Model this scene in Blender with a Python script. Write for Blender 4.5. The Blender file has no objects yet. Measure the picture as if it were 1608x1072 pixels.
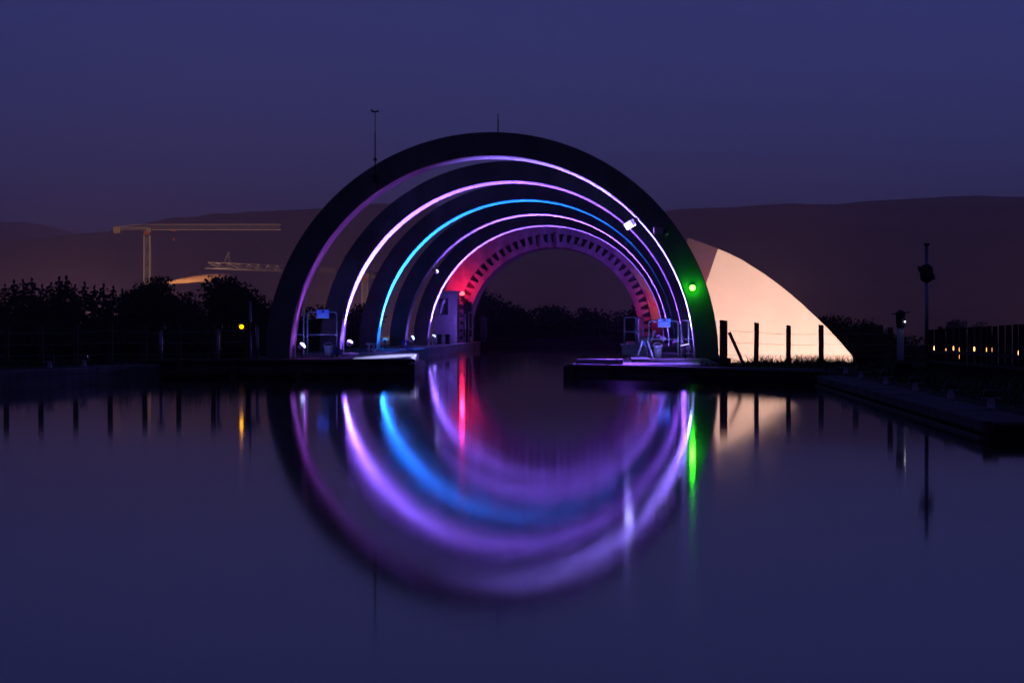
import bpy, math, random
from mathutils import Vector, Matrix, Quaternion
PI = math.pi
S = bpy.context.scene
COL = S.collection

# ------------------------------------------------------------------ camera
CAM_Z = 1.19
cam_d = bpy.data.cameras.new('camera')
cam = bpy.data.objects.new('camera', cam_d)
COL.objects.link(cam)
cam.location = (0, 0, CAM_Z)
cam.rotation_euler = (PI / 2, 0, 0)
cam_d.sensor_width = 36
cam_d.lens = 36 * 4800 / 1608
cam_d.shift_x = -171 / 1608
cam_d.shift_y = -29 / 1608
cam_d.clip_start = 0.1
cam_d.clip_end = 40000
S.camera = cam

# ------------------------------------------------------------------ sky
world = bpy.data.worlds.new('World')
S.world = world
world.use_nodes = True
wn = world.node_tree
wn.nodes.clear()
w_out = wn.nodes.new('ShaderNodeOutputWorld')
w_bg = wn.nodes.new('ShaderNodeBackground')
w_sky = wn.nodes.new('ShaderNodeTexSky')
w_sky.sky_type = 'NISHITA'
w_sky.sun_disc = False
w_sky.sun_elevation = math.radians(-3.0)
w_sky.sun_rotation = math.radians(10)
w_sky.altitude = 60
w_sky.air_density = 1.0
w_sky.dust_density = 1.0
w_sky.ozone_density = 3.0
SKY_STRENGTH = 2.1   # the sun is already below the horizon: the sky itself is this dark
w_bg.inputs['Strength'].default_value = SKY_STRENGTH
w_tint = wn.nodes.new('ShaderNodeMix')
w_tint.data_type = 'RGBA'
w_tint.blend_type = 'MULTIPLY'
w_tint.inputs['Factor'].default_value = 1.0
w_tint.inputs['B'].default_value = (0.345, 0.265, 0.475, 1)
# the glow layer of the twilight is lifted so that the horizon keeps the even violet blue of late dusk
w_tc = wn.nodes.new('ShaderNodeTexCoord')
w_add = wn.nodes.new('ShaderNodeVectorMath')
w_add.operation = 'ADD'
w_add.inputs[1].default_value = (0, 0, 0.115)
w_abs = wn.nodes.new('ShaderNodeVectorMath')
w_abs.operation = 'NORMALIZE'
wn.links.new(w_tc.outputs['Generated'], w_add.inputs[0])
wn.links.new(w_add.outputs[0], w_abs.inputs[0])
wn.links.new(w_abs.outputs[0], w_sky.inputs['Vector'])
wn.links.new(w_sky.outputs['Color'], w_tint.inputs['A'])
wn.links.new(w_tint.outputs['Result'], w_bg.inputs['Color'])
wn.links.new(w_bg.outputs['Background'], w_out.inputs['Surface'])

S.view_settings.view_transform = 'Standard'
S.view_settings.look = 'None'
S.view_settings.exposure = 0
S.view_settings.gamma = 1
S.cycles.use_denoising = True
S.cycles.max_bounces = 6
S.cycles.diffuse_bounces = 2
S.cycles.glossy_bounces = 3
S.cycles.volume_bounces = 0
S.cycles.sample_clamp_indirect = 0
S.cycles.caustics_reflective = False
S.cycles.caustics_refractive = False

# ------------------------------------------------------------------ helpers
RND = random.Random(7)


class MB:
    """collects shapes in world coordinates, builds one mesh object"""
    def __init__(self):
        self.v = []
        self.f = []

    def add(self, vs, fs):
        n = len(self.v)
        self.v += [tuple(p) for p in vs]
        self.f += [tuple(i + n for i in f) for f in fs]
        return self

    def box(self, x0, x1, y0, y1, z0, z1):
        vs = [(x, y, z) for z in (z0, z1) for y in (y0, y1) for x in (x0, x1)]
        return self.add(vs, [(0, 2, 3, 1), (4, 5, 7, 6), (0, 1, 5, 4), (2, 6, 7, 3), (0, 4, 6, 2), (1, 3, 7, 5)])

    def obox(self, c, ax, ay, az):
        """box about centre c with half-axis vectors"""
        c, ax, ay, az = map(Vector, (c, ax, ay, az))
        vs = [c + ax * i + ay * j + az * k for k in (-1, 1) for j in (-1, 1) for i in (-1, 1)]
        return self.add(vs, [(0, 2, 3, 1), (4, 5, 7, 6), (0, 1, 5, 4), (2, 6, 7, 3), (0, 4, 6, 2), (1, 3, 7, 5)])

    def bar(self, a, b, w, d=None):
        """square bar from a to b"""
        a, b = Vector(a), Vector(b)
        t = (b - a)
        L = t.length
        t = t / L
        u = t.cross(Vector((0, 1, 0)))
        if u.length < 1e-3:
            u = Vector((1, 0, 0))
        u.normalize()
        n = t.cross(u).normalized()
        return self.obox((a + b) / 2, u * w / 2, n * (d or w) / 2, t * L / 2)

    def tube(self, a, b, r0, r1=None, n=10, caps=True):
        a, b = Vector(a), Vector(b)
        r1 = r0 if r1 is None else r1
        t = (b - a).normalized()
        u = t.orthogonal().normalized()
        w = t.cross(u)
        vs = []
        for p, r in ((a, r0), (b, r1)):
            for i in range(n):
                q = 2 * PI * i / n
                vs.append(p + (u * math.cos(q) + w * math.sin(q)) * r)
        fs = [(i, (i + 1) % n, n + (i + 1) % n, n + i) for i in range(n)]
        if caps:
            fs += [tuple(range(n - 1, -1, -1)), tuple(range(n, 2 * n))]
        return self.add(vs, fs)

    def path(self, pts, r, n=8):
        for a, b in zip(pts, pts[1:]):
            self.tube(a, b, r, n=n)
        return self

    def lathe(self, c, prof, n=16, axis=(0, 0, 1)):
        """profile of (radius, height) about an axis through c"""
        c = Vector(c)
        t = Vector(axis).normalized()
        u = t.orthogonal().normalized()
        w = t.cross(u)
        vs, fs = [], []
        for r, h in prof:
            for i in range(n):
                q = 2 * PI * i / n
                vs.append(c + t * h + (u * math.cos(q) + w * math.sin(q)) * r)
        for k in range(len(prof) - 1):
            for i in range(n):
                j = (i + 1) % n
                fs.append((k * n + i, k * n + j, (k + 1) * n + j, (k + 1) * n + i))
        fs.append(tuple(range(n - 1, -1, -1)))
        fs.append(tuple((len(prof) - 1) * n + i for i in range(n)))
        return self.add(vs, fs)

    def prism_y(self, pts, y0, y1):
        """polygon of (x, z), extruded from y0 to y1"""
        n = len(pts)
        vs = [(x, y0, z) for x, z in pts] + [(x, y1, z) for x, z in pts]
        fs = [tuple(range(n)), tuple(range(2 * n - 1, n - 1, -1))]
        fs += [((i + 1) % n, i, n + i, n + (i + 1) % n) for i in range(n)]
        return self.add(vs, fs)

    def prism_z(self, pts, z0, z1):
        n = len(pts)
        vs = [(x, y, z0) for x, y in pts] + [(x, y, z1) for x, y in pts]
        fs = [tuple(range(n - 1, -1, -1)), tuple(range(n, 2 * n))]
        fs += [(i, (i + 1) % n, n + (i + 1) % n, n + i) for i in range(n)]
        return self.add(vs, fs)

    def arc_band(self, cx, cz, r0, r1, y0, y1, a0, a1, n, leg=0.0):
        """half-ring in the XZ plane with depth along y; leg = straight feet below both ends"""
        secs = []
        if leg:
            secs.append((a0, -leg))
        for i in range(n + 1):
            secs.append((a0 + (a1 - a0) * i / n, 0))
        if leg:
            secs.append((a1, -leg))
        vs = []
        for a, dz in secs:
            c, s = math.cos(a), math.sin(a)
            for r, y in ((r0, y0), (r1, y0), (r1, y1), (r0, y1)):
                vs.append((cx + r * c, y, cz + r * s + dz))
        fs = []
        for i in range(len(secs) - 1):
            p, q = i * 4, i * 4 + 4
            for k in range(4):
                m = (k + 1) % 4
                fs.append((p + k, p + m, q + m, q + k))
        fs.append((3, 2, 1, 0))
        e = (len(secs) - 1) * 4
        fs.append((e, e + 1, e + 2, e + 3))
        return self.add(vs, fs)

    def mesh(self, name, origin=(0, 0, 0), smooth=False):
        o = Vector(origin)
        me = bpy.data.meshes.new(name)
        me.from_pydata([tuple(Vector(p) - o) for p in self.v], [], self.f)
        me.validate()
        me.update()
        import bmesh
        bm = bmesh.new()
        bm.from_mesh(me)
        bmesh.ops.recalc_face_normals(bm, faces=bm.faces)
        bm.to_mesh(me)
        bm.free()
        if smooth:
            for p in me.polygons:
                p.use_smooth = True
        return me

    def build(self, name, mat, parent=None, smooth=False, at=None, bevel=0):
        org = ORG.get(parent.name, Vector((0, 0, 0))) if parent else Vector(at or (0, 0, 0))
        o = bpy.data.objects.new(name, self.mesh(name, org, smooth))
        COL.objects.link(o)
        o.data.materials.append(mat)
        if parent:
            o.parent = parent
        else:
            o.location = org
        ORG[o.name] = org
        if bevel:
            b = o.modifiers.new('bevel', 'BEVEL')
            b.width = bevel
            b.segments = 2
            b.limit_method = 'ANGLE'
        return o


ORG = {}


def tag(o, label=None, cat=None, group=None, kind=None):
    if label:
        o['label'] = label
    if cat:
        o['category'] = cat
    if group:
        o['group'] = group
    if kind:
        o['kind'] = kind
    return o


def thing(name, loc, label, cat, group=None):
    o = bpy.data.objects.new(name, None)
    COL.objects.link(o)
    o.empty_display_size = 0.1
    o.location = loc
    ORG[o.name] = Vector(loc)
    return tag(o, label, cat, group)


def copy_tree(o, loc=None, rz=None, sc=None, parent=None):
    c = o.copy()
    COL.objects.link(c)
    if parent:
        c.parent = parent
    if loc is not None:
        c.location = loc
        ORG[c.name] = Vector(loc)
    if rz is not None:
        c.rotation_euler = (0, 0, rz)
    if sc is not None:
        c.scale = sc
    for ch in o.children:
        copy_tree(ch, parent=c)
    return c


# ------------------------------------------------------------------ materials
def mat(name, col, rough=0.6, metal=0.0, var=0.25, scale=3.0, bump=0.0, col2=None, stretch=(1, 1, 1), spec=0.5, stain=0.0):
    m = bpy.data.materials.new(name)
    m.use_nodes = True
    nt = m.node_tree
    b = nt.nodes['Principled BSDF']
    b.inputs['Roughness'].default_value = rough
    b.inputs['Metallic'].default_value = metal
    b.inputs['Specular IOR Level'].default_value = spec
    tc = nt.nodes.new('ShaderNodeTexCoord')
    mp = nt.nodes.new('ShaderNodeMapping')
    mp.inputs['Scale'].default_value = stretch
    nt.links.new(tc.outputs['Object'], mp.inputs['Vector'])
    nz = nt.nodes.new('ShaderNodeTexNoise')
    nz.inputs['Scale'].default_value = scale
    nz.inputs['Detail'].default_value = 6
    nz.inputs['Roughness'].default_value = 0.65
    nt.links.new(mp.outputs['Vector'], nz.inputs['Vector'])
    rp = nt.nodes.new('ShaderNodeValToRGB')
    c2 = col2 or tuple(c * (1 - var) for c in col)
    c1 = tuple(min(1, c * (1 + var * 0.5)) for c in col)
    rp.color_ramp.elements[0].position = 0.3
    rp.color_ramp.elements[1].position = 0.7
    rp.color_ramp.elements[0].color = (*c2, 1)
    rp.color_ramp.elements[1].color = (*c1, 1)
    nt.links.new(nz.outputs['Fac'], rp.inputs['Fac'])
    out = rp.outputs['Color']
    if stain:
        n2 = nt.nodes.new('ShaderNodeTexNoise')
        n2.inputs['Scale'].default_value = scale * 0.35
        n2.inputs['Detail'].default_value = 3
        mp2 = nt.nodes.new('ShaderNodeMapping')
        mp2.inputs['Scale'].default_value = (3, 3, 0.35)
        nt.links.new(tc.outputs['Object'], mp2.inputs['Vector'])
        nt.links.new(mp2.outputs['Vector'], n2.inputs['Vector'])
        r2 = nt.nodes.new('ShaderNodeValToRGB')
        r2.color_ramp.elements[0].position = 0.4
        r2.color_ramp.elements[1].position = 0.62
        v = 1 - stain
        r2.color_ramp.elements[0].color = (v, v, v, 1)
        r2.color_ramp.elements[1].color = (1, 1, 1, 1)
        nt.links.new(n2.outputs['Fac'], r2.inputs['Fac'])
        mx = nt.nodes.new('ShaderNodeMix')
        mx.data_type = 'RGBA'
        mx.blend_type = 'MULTIPLY'
        mx.inputs['Factor'].default_value = 1
        nt.links.new(out, mx.inputs['A'])
        nt.links.new(r2.outputs['Color'], mx.inputs['B'])
        out = mx.outputs['Result']
    nt.links.new(out, b.inputs['Base Color'])
    if bump:
        bp = nt.nodes.new('ShaderNodeBump')
        bp.inputs['Strength'].default_value = bump
        bp.inputs['Distance'].default_value = 0.02
        nt.links.new(nz.outputs['Fac'], bp.inputs['Height'])
        nt.links.new(bp.outputs['Normal'], b.inputs['Normal'])
    return m


def emit(name, col, strength):
    m = bpy.data.materials.new(name)
    m.use_nodes = True
    nt = m.node_tree
    nt.nodes.clear()
    o = nt.nodes.new('ShaderNodeOutputMaterial')
    e = nt.nodes.new('ShaderNodeEmission')
    e.inputs['Color'].default_value = (*col, 1)
    e.inputs['Strength'].default_value = strength
    nt.links.new(e.outputs[0], o.inputs['Surface'])
    return m


M = {
    'concrete': mat('concrete', (0.27, 0.27, 0.27), 0.85, var=0.25, scale=1.2, bump=0.15, stain=0.3),
    'quay_stone': mat('quay_stone', (0.2, 0.19, 0.18), 0.85, var=0.4, scale=2.5, bump=0.4, stain=0.3),
    'grass': mat('grass', (0.05, 0.07, 0.025), 0.9, var=0.5, scale=0.8, bump=0.3, spec=0.2),
    'blade': mat('blade', (0.06, 0.08, 0.03), 0.8, var=0.5, scale=4, spec=0.2),
    'timber': mat('timber', (0.16, 0.11, 0.075), 0.8, var=0.45, scale=4, bump=0.3, stretch=(6, 6, 0.6)),
    'dock_timber': mat('dock_timber', (0.12, 0.09, 0.07), 0.75, var=0.45, scale=3, bump=0.3, stretch=(0.6, 5, 5)),
    'deck': mat('deck', (0.22, 0.21, 0.2), 0.6, var=0.3, scale=3, bump=0.2),
    'black_board': mat('black_board', (0.035, 0.033, 0.03), 0.8, var=0.4, scale=3, bump=0.2, stretch=(6, 6, 0.5)),
    'galv': mat('galv', (0.5, 0.5, 0.52), 0.4, 0.6, var=0.25, scale=8),
    'steel': mat('steel', (0.45, 0.45, 0.46), 0.3, 0.8, var=0.2, scale=8),
    'dark_metal': mat('dark_metal', (0.04, 0.04, 0.045), 0.5, 0.2, var=0.3, scale=8),
    'white_metal': mat('white_metal', (0.7, 0.7, 0.7), 0.45, 0.0, var=0.12, scale=6),
    'arm_paint': mat('arm_paint', (0.74, 0.72, 0.7), 0.55, 0.0, var=0.06, scale=0.35, stain=0.05),
    'gear': mat('gear', (0.42, 0.4, 0.42), 0.55, 0.1, var=0.3, scale=2, stain=0.3),
    'gear_dark': mat('gear_dark', (0.13, 0.12, 0.13), 0.6, 0.2, var=0.3, scale=3),
    'cabin': mat('cabin', (0.45, 0.45, 0.47), 0.6, var=0.12, scale=3, stain=0.15),
    'gate_black': mat('gate_black', (0.012, 0.012, 0.013), 0.9, 0.0, var=0.3, scale=4, spec=0.1),
    'grating': mat('grating', (0.13, 0.13, 0.14), 0.55, 0.3, var=0.35, scale=6),
    'bucket_grey': mat('bucket_grey', (0.3, 0.3, 0.31), 0.5, var=0.15, scale=6),
    'glass': mat('glass', (0.02, 0.02, 0.03), 0.08, var=0.1),
    'sign_blue': mat('sign_blue', (0.08, 0.28, 0.85), 0.4, var=0.08, scale=4),
    'sign_dark': mat('sign_dark', (0.02, 0.03, 0.12), 0.5, var=0.1),
    'sign_white': mat('sign_white', (0.8, 0.8, 0.8), 0.5, var=0.05),
    'rope_blue': mat('rope_blue', (0.05, 0.2, 0.55), 0.7, var=0.3, scale=20),
    'bark': mat('bark', (0.07, 0.055, 0.04), 0.9, var=0.4, scale=4, stretch=(4, 4, 0.6)),
    'leaf': mat('leaf', (0.05, 0.075, 0.03), 0.75, var=0.5, scale=0.7, spec=0.2),
    'needle': mat('needle', (0.03, 0.05, 0.028), 0.8, var=0.5, scale=0.7, spec=0.2),
    'crane_paint': mat('crane_paint', (0.62, 0.5, 0.4), 0.5, var=0.2, scale=0.3),
    'crane_red': mat('crane_red', (0.5, 0.1, 0.07), 0.5, var=0.2, scale=0.3),
    'ballast': mat('ballast', (0.45, 0.33, 0.25), 0.8, var=0.2, scale=0.3),
    'moor': mat('moor', (0.16, 0.12, 0.085), 0.95, var=0.45, scale=0.003, spec=0.1),
    'render_wall': mat('render_wall', (0.55, 0.5, 0.4), 0.8, var=0.15, scale=0.3),
    'slate': mat('slate', (0.09, 0.09, 0.1), 0.7, var=0.2, scale=0.5),
    'plastic_white': mat('plastic_white', (0.75, 0.75, 0.78), 0.4, var=0.08, scale=5),
}

# ------------------------------------------------------------------ layout (metres; canal axis = +Y)
AX = -3.16                 # axis of the arches
ARCH_Y = [75.0 + 13.35 * i for i in range(5)]
ARCH_T = 1.5
R_IN, R_OUT, ARCH_CZ = 4.97, 5.56, 0.31
CH_L, CH_R = -6.6, 0.3     # trough edges
RING_Y = 143.0


def lerp(tab, y):
    if y <= tab[0][0]:
        return tab[0][1]
    for (a, va), (b, vb) in zip(tab, tab[1:]):
        if y <= b:
            return va + (vb - va) * (y - a) / (b - a)
    return tab[-1][1]


XL = [(-60, -13.0), (40, -12.2), (56, -11.4), (66.4, -9.9), (69, -9.6), (70, CH_L)]
XR = [(-60, 4.25), (30.8, 4.25), (31.0, 3.8), (58.0, 3.8), (58.2, 3.5), (62.0, 1.5), (66.5, 0.6), (68, CH_R)]


def ground_z(x, y):
    d = max(x - lerp(XR, y), lerp(XL, y) - x, 0)
    top = 0.3
    if x > 0 and y < 72:
        top = 0.16 + 0.13 * min(1, max(0, (d - 0.3) / 1.5))
    else:
        top += 0.05 * min(1, d / 3)
    if y > 143:
        low = 1.0
    elif y > 79:
        low = min(1, max(0, (d - 2.6) / 1.2)) if y > 84 else min(1, max(0, (d - 2.6) / 1.2)) * (y - 79) / 5
    else:
        low = min(1, max(0, (d - 24) / 30))
    if x > 0 and 69 < y < 143:
        low = max(low, min(1, max(0, (d - 2.3) / 1.0)) * min(1, (y - 69) / 9))
    valley = -12 + 3 * math.sin(x * 0.004 + 1) * math.cos(y * 0.003)
    if y > 1500:
        valley += (y - 1500) * 0.008
    return top * (1 - low) + valley * low


# ------------------------------------------------------------------ ground, water, hills
def build_ground():
    ys = [-60, -30, 0, 15, 30.8, 31.0, 40, 50, 58.0, 58.2, 62, 66.4, 66.5, 68, 69, 70, 72, 73.5, 75, 77, 79, 80.5, 82, 84, 90, 100, 110, 120, 130, 136, 142.9, 143.05,
          150, 170, 200, 240, 300, 380, 480, 620, 800, 1000, 1300, 1700, 2200, 3000, 4200, 6000, 9000, 14000]
    offs = [0, 0.4, 1.0, 1.8, 2.6, 2.9, 3.3, 3.8, 5, 7, 10, 15, 24, 34, 44, 54, 80, 130, 220, 380, 650, 1100, 1900, 3400, 6000, 10000]
    verts, faces = [], []
    W = 2 * len(offs) + 4
    for y in ys:
        xl, xr = lerp(XL, y), lerp(XR, y)
        bed = -1.4 if y <= 142.95 else None
        row = []
        for o in reversed(offs):
            row.append((xl - o, y, ground_z(xl - o - 1e-4, y)))
        for x in (xl + 0.03, xl + 1.5, xr - 1.5, xr - 0.03):
            row.append((x, y, bed if bed is not None else ground_z(x, y)))
        for o in offs:
            row.append((xr + o, y, ground_z(xr + o + 1e-4, y)))
        verts += row
    for j in range(len(ys) - 1):
        for i in range(W - 1):
            a = j * W + i
            faces.append((a, a + 1, a + W + 1, a + W))
    b = MB()
    b.add(verts, faces)
    o = b.build('ground', M['grass'])
    tag(o, kind='structure')


build_ground()


def water_material():
    m = bpy.data.materials.new('water')
    m.use_nodes = True
    nt = m.node_tree
    b = nt.nodes['Principled BSDF']
    b.inputs['Base Color'].default_value = (0.004, 0.005, 0.007, 1)
    b.inputs['IOR'].default_value = 1.33
    tc = nt.nodes.new('ShaderNodeTexCoord')
    mp = nt.nodes.new('ShaderNodeMapping')
    mp.inputs['Scale'].default_value = (0.35, 0.12, 1)
    nt.links.new(tc.outputs['Object'], mp.inputs['Vector'])
    nz = nt.nodes.new('ShaderNodeTexNoise')
    nz.inputs['Scale'].default_value = 1.0
    nz.inputs['Detail'].default_value = 3
    nt.links.new(mp.outputs['Vector'], nz.inputs['Vector'])
    mr = nt.nodes.new('ShaderNodeMapRange')
    mr.inputs['From Min'].default_value = 0.3
    mr.inputs['From Max'].default_value = 0.7
    mr.inputs['To Min'].default_value = 0.046
    mr.inputs['To Max'].default_value = 0.056
    nt.links.new(nz.outputs['Fac'], mr.inputs['Value'])
    nt.links.new(mr.outputs['Result'], b.inputs['Roughness'])
    return m


def build_water():
    b = MB()
    ys = [-60, -20, 10, 30.8, 31.0, 58.0, 58.2, 62, 66.4, 66.5, 68, 69, 70, 90, 120, 142.9]
    vs, fs = [], []
    for y in ys:
        vs += [(lerp(XL, y) + 0.005, y, 0), (lerp(XR, y) - 0.005, y, 0)]
    for j in range(len(ys) - 1):
        fs.append((2 * j, 2 * j + 1, 2 * j + 3, 2 * j + 2))
    b.add(vs, fs)
    tag(b.build('water', water_material()), kind='structure')


build_water()


def hnoise(x, seed):
    s = 0
    for k, (fr, am) in enumerate(((1, 1), (2.3, 0.45), (5.1, 0.2), (11, 0.09), (23, 0.04))):
        s += am * math.sin(x * fr + seed * 1.7 * (k + 1) + math.sin(x * fr * 0.7 + seed))
    return s


def build_hills(name, ytop, ybase, ridge, seed, relief):
    """ridge: table of (picture-independent) X -> crest height at the crest line y=ytop"""
    b = MB()
    nx, ny = 420, 26
    x0, x1 = ridge[0][0], ridge[-1][0]
    vs, fs = [], []
    for j in range(ny + 4):
        t = j / ny
        for i in range(nx + 1):
            x = x0 + (x1 - x0) * i / nx
            h = lerp(ridge, x)
            if t <= 1:
                y = ybase + (ytop - ybase) * t
                z = -14 + (h + 14) * (t ** 1.15)
                z += relief * math.sin(PI * min(1, t)) * hnoise(x * 0.0022 + y * 0.0009, seed) * 0.5
                z += relief * 0.03 * hnoise(x * 0.011, seed + 3) * t
            else:
                k = (t - 1) * ny
                y = ytop + k * (ytop - ybase) * 0.25
                z = h - k * k * 12 + relief * 0.03 * hnoise(x * 0.011, seed + 3)
            vs.append((x, y, z))
    for j in range(ny + 3):
        for i in range(nx):
            a = j * (nx + 1) + i
            fs.append((a, a + 1, a + nx + 2, a + nx + 1))
    b.add(vs, fs)
    tag(b.build(name, M['moor'], smooth=True), kind='structure')


def ridge(y, pts):
    """crest heights for a ridge standing at distance y, given as bearing (x offset / 4800) and rise (/ 4800)"""
    return [((px - 975) / 4800 * y, CAM_Z + (507 - py) / 4800 * y) for px, py in pts]


build_hills('hills', 5200, 2300, ridge(5200, [(-900, 420), (-300, 395), (0, 379), (60, 374), (110, 368), (165, 364), (215, 351), (270, 341), (310, 339), (335, 335), (365, 337), (430, 332), (490, 327), (545, 322), (600, 317), (680, 322),
                                       (780, 338), (900, 346), (1000, 340), (1055, 331), (1100, 327), (1180, 321), (1240, 318), (1310, 323), (1380, 316), (1450, 312), (1540, 309), (1608, 311), (1800, 318), (2400, 345)]), 2.0, 60)
build_hills('hills', 11000, 8000, ridge(11000, [(-900, 372), (-300, 360), (-80, 352), (0, 350), (40, 350), (70, 355), (100, 365), (160, 372), (400, 390), (900, 400)]), 5.0, 120)

# ------------------------------------------------------------------ arches
LIGHT_N = 0


def add_spot(parent, loc, target, col, power, size, blend, radius=0.05, squash=1.0):
    """a lamp's own beam; squash narrows it along the canal axis (long trough reflector)"""
    ld = bpy.data.lights.new('beam', 'SPOT')
    ld.color = col
    ld.energy = power
    ld.spot_size = math.radians(size)
    ld.spot_blend = blend
    ld.shadow_soft_size = radius
    o = bpy.data.objects.new('beam', ld)
    COL.objects.link(o)
    d = (Vector(target) - Vector(loc)).normalized()
    z = -d
    yv = Vector((0, 1, 0))
    yv = (yv - z * yv.dot(z))
    if yv.length < 1e-3:
        yv = Vector((0, 0, 1))
    yv.normalize()
    xv = yv.cross(z).normalized()
    mw = Matrix(((xv.x, yv.x, z.x, 0), (xv.y, yv.y, z.y, 0), (xv.z, yv.z, z.z, 0), (0, 0, 0, 1))).to_4x4()
    q = mw.to_quaternion()
    org = ORG.get(parent.name, Vector())
    o.parent = parent
    o.location = Vector(loc) - org
    o.rotation_mode = 'QUATERNION'
    o.rotation_quaternion = q
    o.scale = (1, squash, 1)
    return o


def add_point(parent, loc, col, power, radius=0.05):
    ld = bpy.data.lights.new('glow', 'POINT')
    ld.color = col
    ld.energy = power
    ld.shadow_soft_size = radius
    o = bpy.data.objects.new('glow', ld)
    COL.objects.link(o)
    o.parent = parent
    o.location = Vector(loc) - ORG.get(parent.name, Vector())
    return o


ARCH_LABELS = [
    'nearest and largest dark concrete arch, carrying the green lamp',
    'second arch from the front, its underside lit white and lilac',
    'middle arch with its underside lit bright cyan blue',
    'fourth arch from the front, thin lilac white lit underside',
    'smallest and farthest arch, lilac lit, right before the toothed ring',
]
for i, y in enumerate(ARCH_Y):
    b = MB().arc_band(AX, ARCH_CZ, R_IN, R_OUT, y, y + ARCH_T, 0, PI, 160, leg=0.9)
    a = b.build('concrete_arch', M['concrete'], at=(AX, y, 0), bevel=0.02)
    for p in a.data.polygons:
        p.use_smooth = True
    a.data.set_sharp_from_angle(angle=math.radians(30))
    tag(a, ARCH_LABELS[i], 'arch', 'arches over the canal')


def floodlight(loc, target, col, power, label, lens=6.0, size=150, blend=0.9, squash=0.3, s=0.112, lens_col=None, group='arch floodlights', beams=None, mount='foot', spill=0, boxy=False):
    """trough floodlight: housing, glowing lens, bracket, with its own beam or added ones"""
    loc = Vector(loc)
    root = thing('floodlight', loc, label, 'floodlight', group)
    d = (Vector(target) - loc).normalized()
    side = Vector((0, 1, 0))
    side = (side - d * side.dot(d)).normalized()
    up = d.cross(side)
    if boxy:
        MB().obox(loc - d * s * 0.35, side * s * 1.05, up * s * 0.75, d * s * 0.5).build('housing', M['plastic_white'], root, bevel=0.02)
    else:
        MB().lathe(loc, [(s * 0.35, -s * 1.0), (s * 0.6, -s * 0.85), (s * 0.8, -s * 0.3), (s * 0.85, s * 0.05), (s * 0.85, s * 0.12)], 16, axis=d).build('housing', M['white_metal'], root, smooth=True)
    lm = emit('lens_glass', lens_col or col, lens)
    if boxy:
        MB().obox(loc + d * s * 0.2, side * s * 0.95, up * s * 0.65, d * s * 0.04).build('lens', lm, root)
    else:
        MB().lathe(loc + d * s * 0.122, [(s * 0.78, 0), (s * 0.74, s * 0.22), (s * 0.5, s * 0.45), (s * 0.1, s * 0.55)], 16, axis=d).build('lens', lm, root, smooth=True)
    br = MB()
    if mount == 'foot':
        for q in (-1, 1):
            br.bar(loc + side * q * s * 1.12, loc + side * q * s * 1.12 - Vector((0, 0, s * 1.7)), s * 0.18)
        br.bar(loc - side * s * 1.2 - Vector((0, 0, s * 1.75)), loc + side * s * 1.2 - Vector((0, 0, s * 1.75)), s * 0.25)
        br.tube(loc - Vector((0, 0, s * 1.7)), Vector((loc.x, loc.y, 0.28)), s * 0.2)
    else:
        br.bar(loc - d * s * 0.5, Vector(mount), s * 0.35)
    br.build('bracket', M['dark_metal'], root)
    for (tg, c, p, sz, bl, sq) in (beams or [(target, col, power, size, blend, squash)]):
        add_spot(root, loc + d * s * 0.9, tg, c, p, sz, bl, 0.05, sq)
    if spill:
        add_point(root, loc + d * s * 0.9, col, spill, 0.05)
    return root


VIO = (0.24, 0.07, 1.0)
LIL = (0.23, 0.10, 1.0)
CYA = (0.010, 0.145, 1.0)
WVI = (0.24, 0.15, 1.0)
top = ARCH_CZ + R_IN


def mid(i):
    return ARCH_Y[i] + ARCH_T * 0.55


P = 4000
FILL = 70
foot_z = 0.62
def chord(i, side, tilt):
    """point the foot lamp aims at: 'tilt' degrees from straight up, leaning over the canal"""
    t = math.radians(tilt)
    x = AX - side * (R_IN - 0.22)
    return (x + side * 5 * math.sin(t), mid(i), foot_z + 5 * math.cos(t))


LX, RX = AX - R_IN + 0.22, AX + R_IN - 0.22
# left feet
floodlight((LX, mid(0), foot_z), chord(0, 1, 45), (0.30, 0.05, 0.62), P * 0.30, 'glowing floodlight at left foot of the nearest arch', 5, lens_col=(0.42, 0.45, 1.0), spill=FILL * 0.3,
           beams=[(chord(0, 1, 45), (0.30, 0.05, 0.62), P * 0.22, 150, 0.9, 0.3), ((-7.75, 79.2, 1.2), (0.12, 0.18, 1.0), 260, 40, 1.0, 1.0)])
floodlight((LX, mid(1), foot_z), chord(1, 1, 28), LIL, P * 8.0, 'violet floodlight at left foot of the second arch', 5, lens_col=(0.6, 0.4, 1.0), size=125, spill=FILL)
floodlight((LX, mid(2), foot_z), chord(2, 1, 22), CYA, P * 8.5, 'blue floodlight at left foot of the cyan arch', 0.8, lens_col=(0.05, 0.4, 1.0), size=120, spill=FILL)
floodlight((LX, mid(3), foot_z), chord(3, 1, 62), LIL, P * 11, 'floodlight at left foot of the fourth arch', 5, lens_col=(0.45, 0.6, 1.0), size=90, spill=FILL * 0.35)
floodlight((LX, mid(4), foot_z), chord(4, 1, 32), LIL, P * 7.0, 'floodlight at left foot of farthest arch, beside the white cabin', 3, lens_col=(0.5, 0.6, 1.0), size=125, spill=FILL * 0.25)
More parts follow.
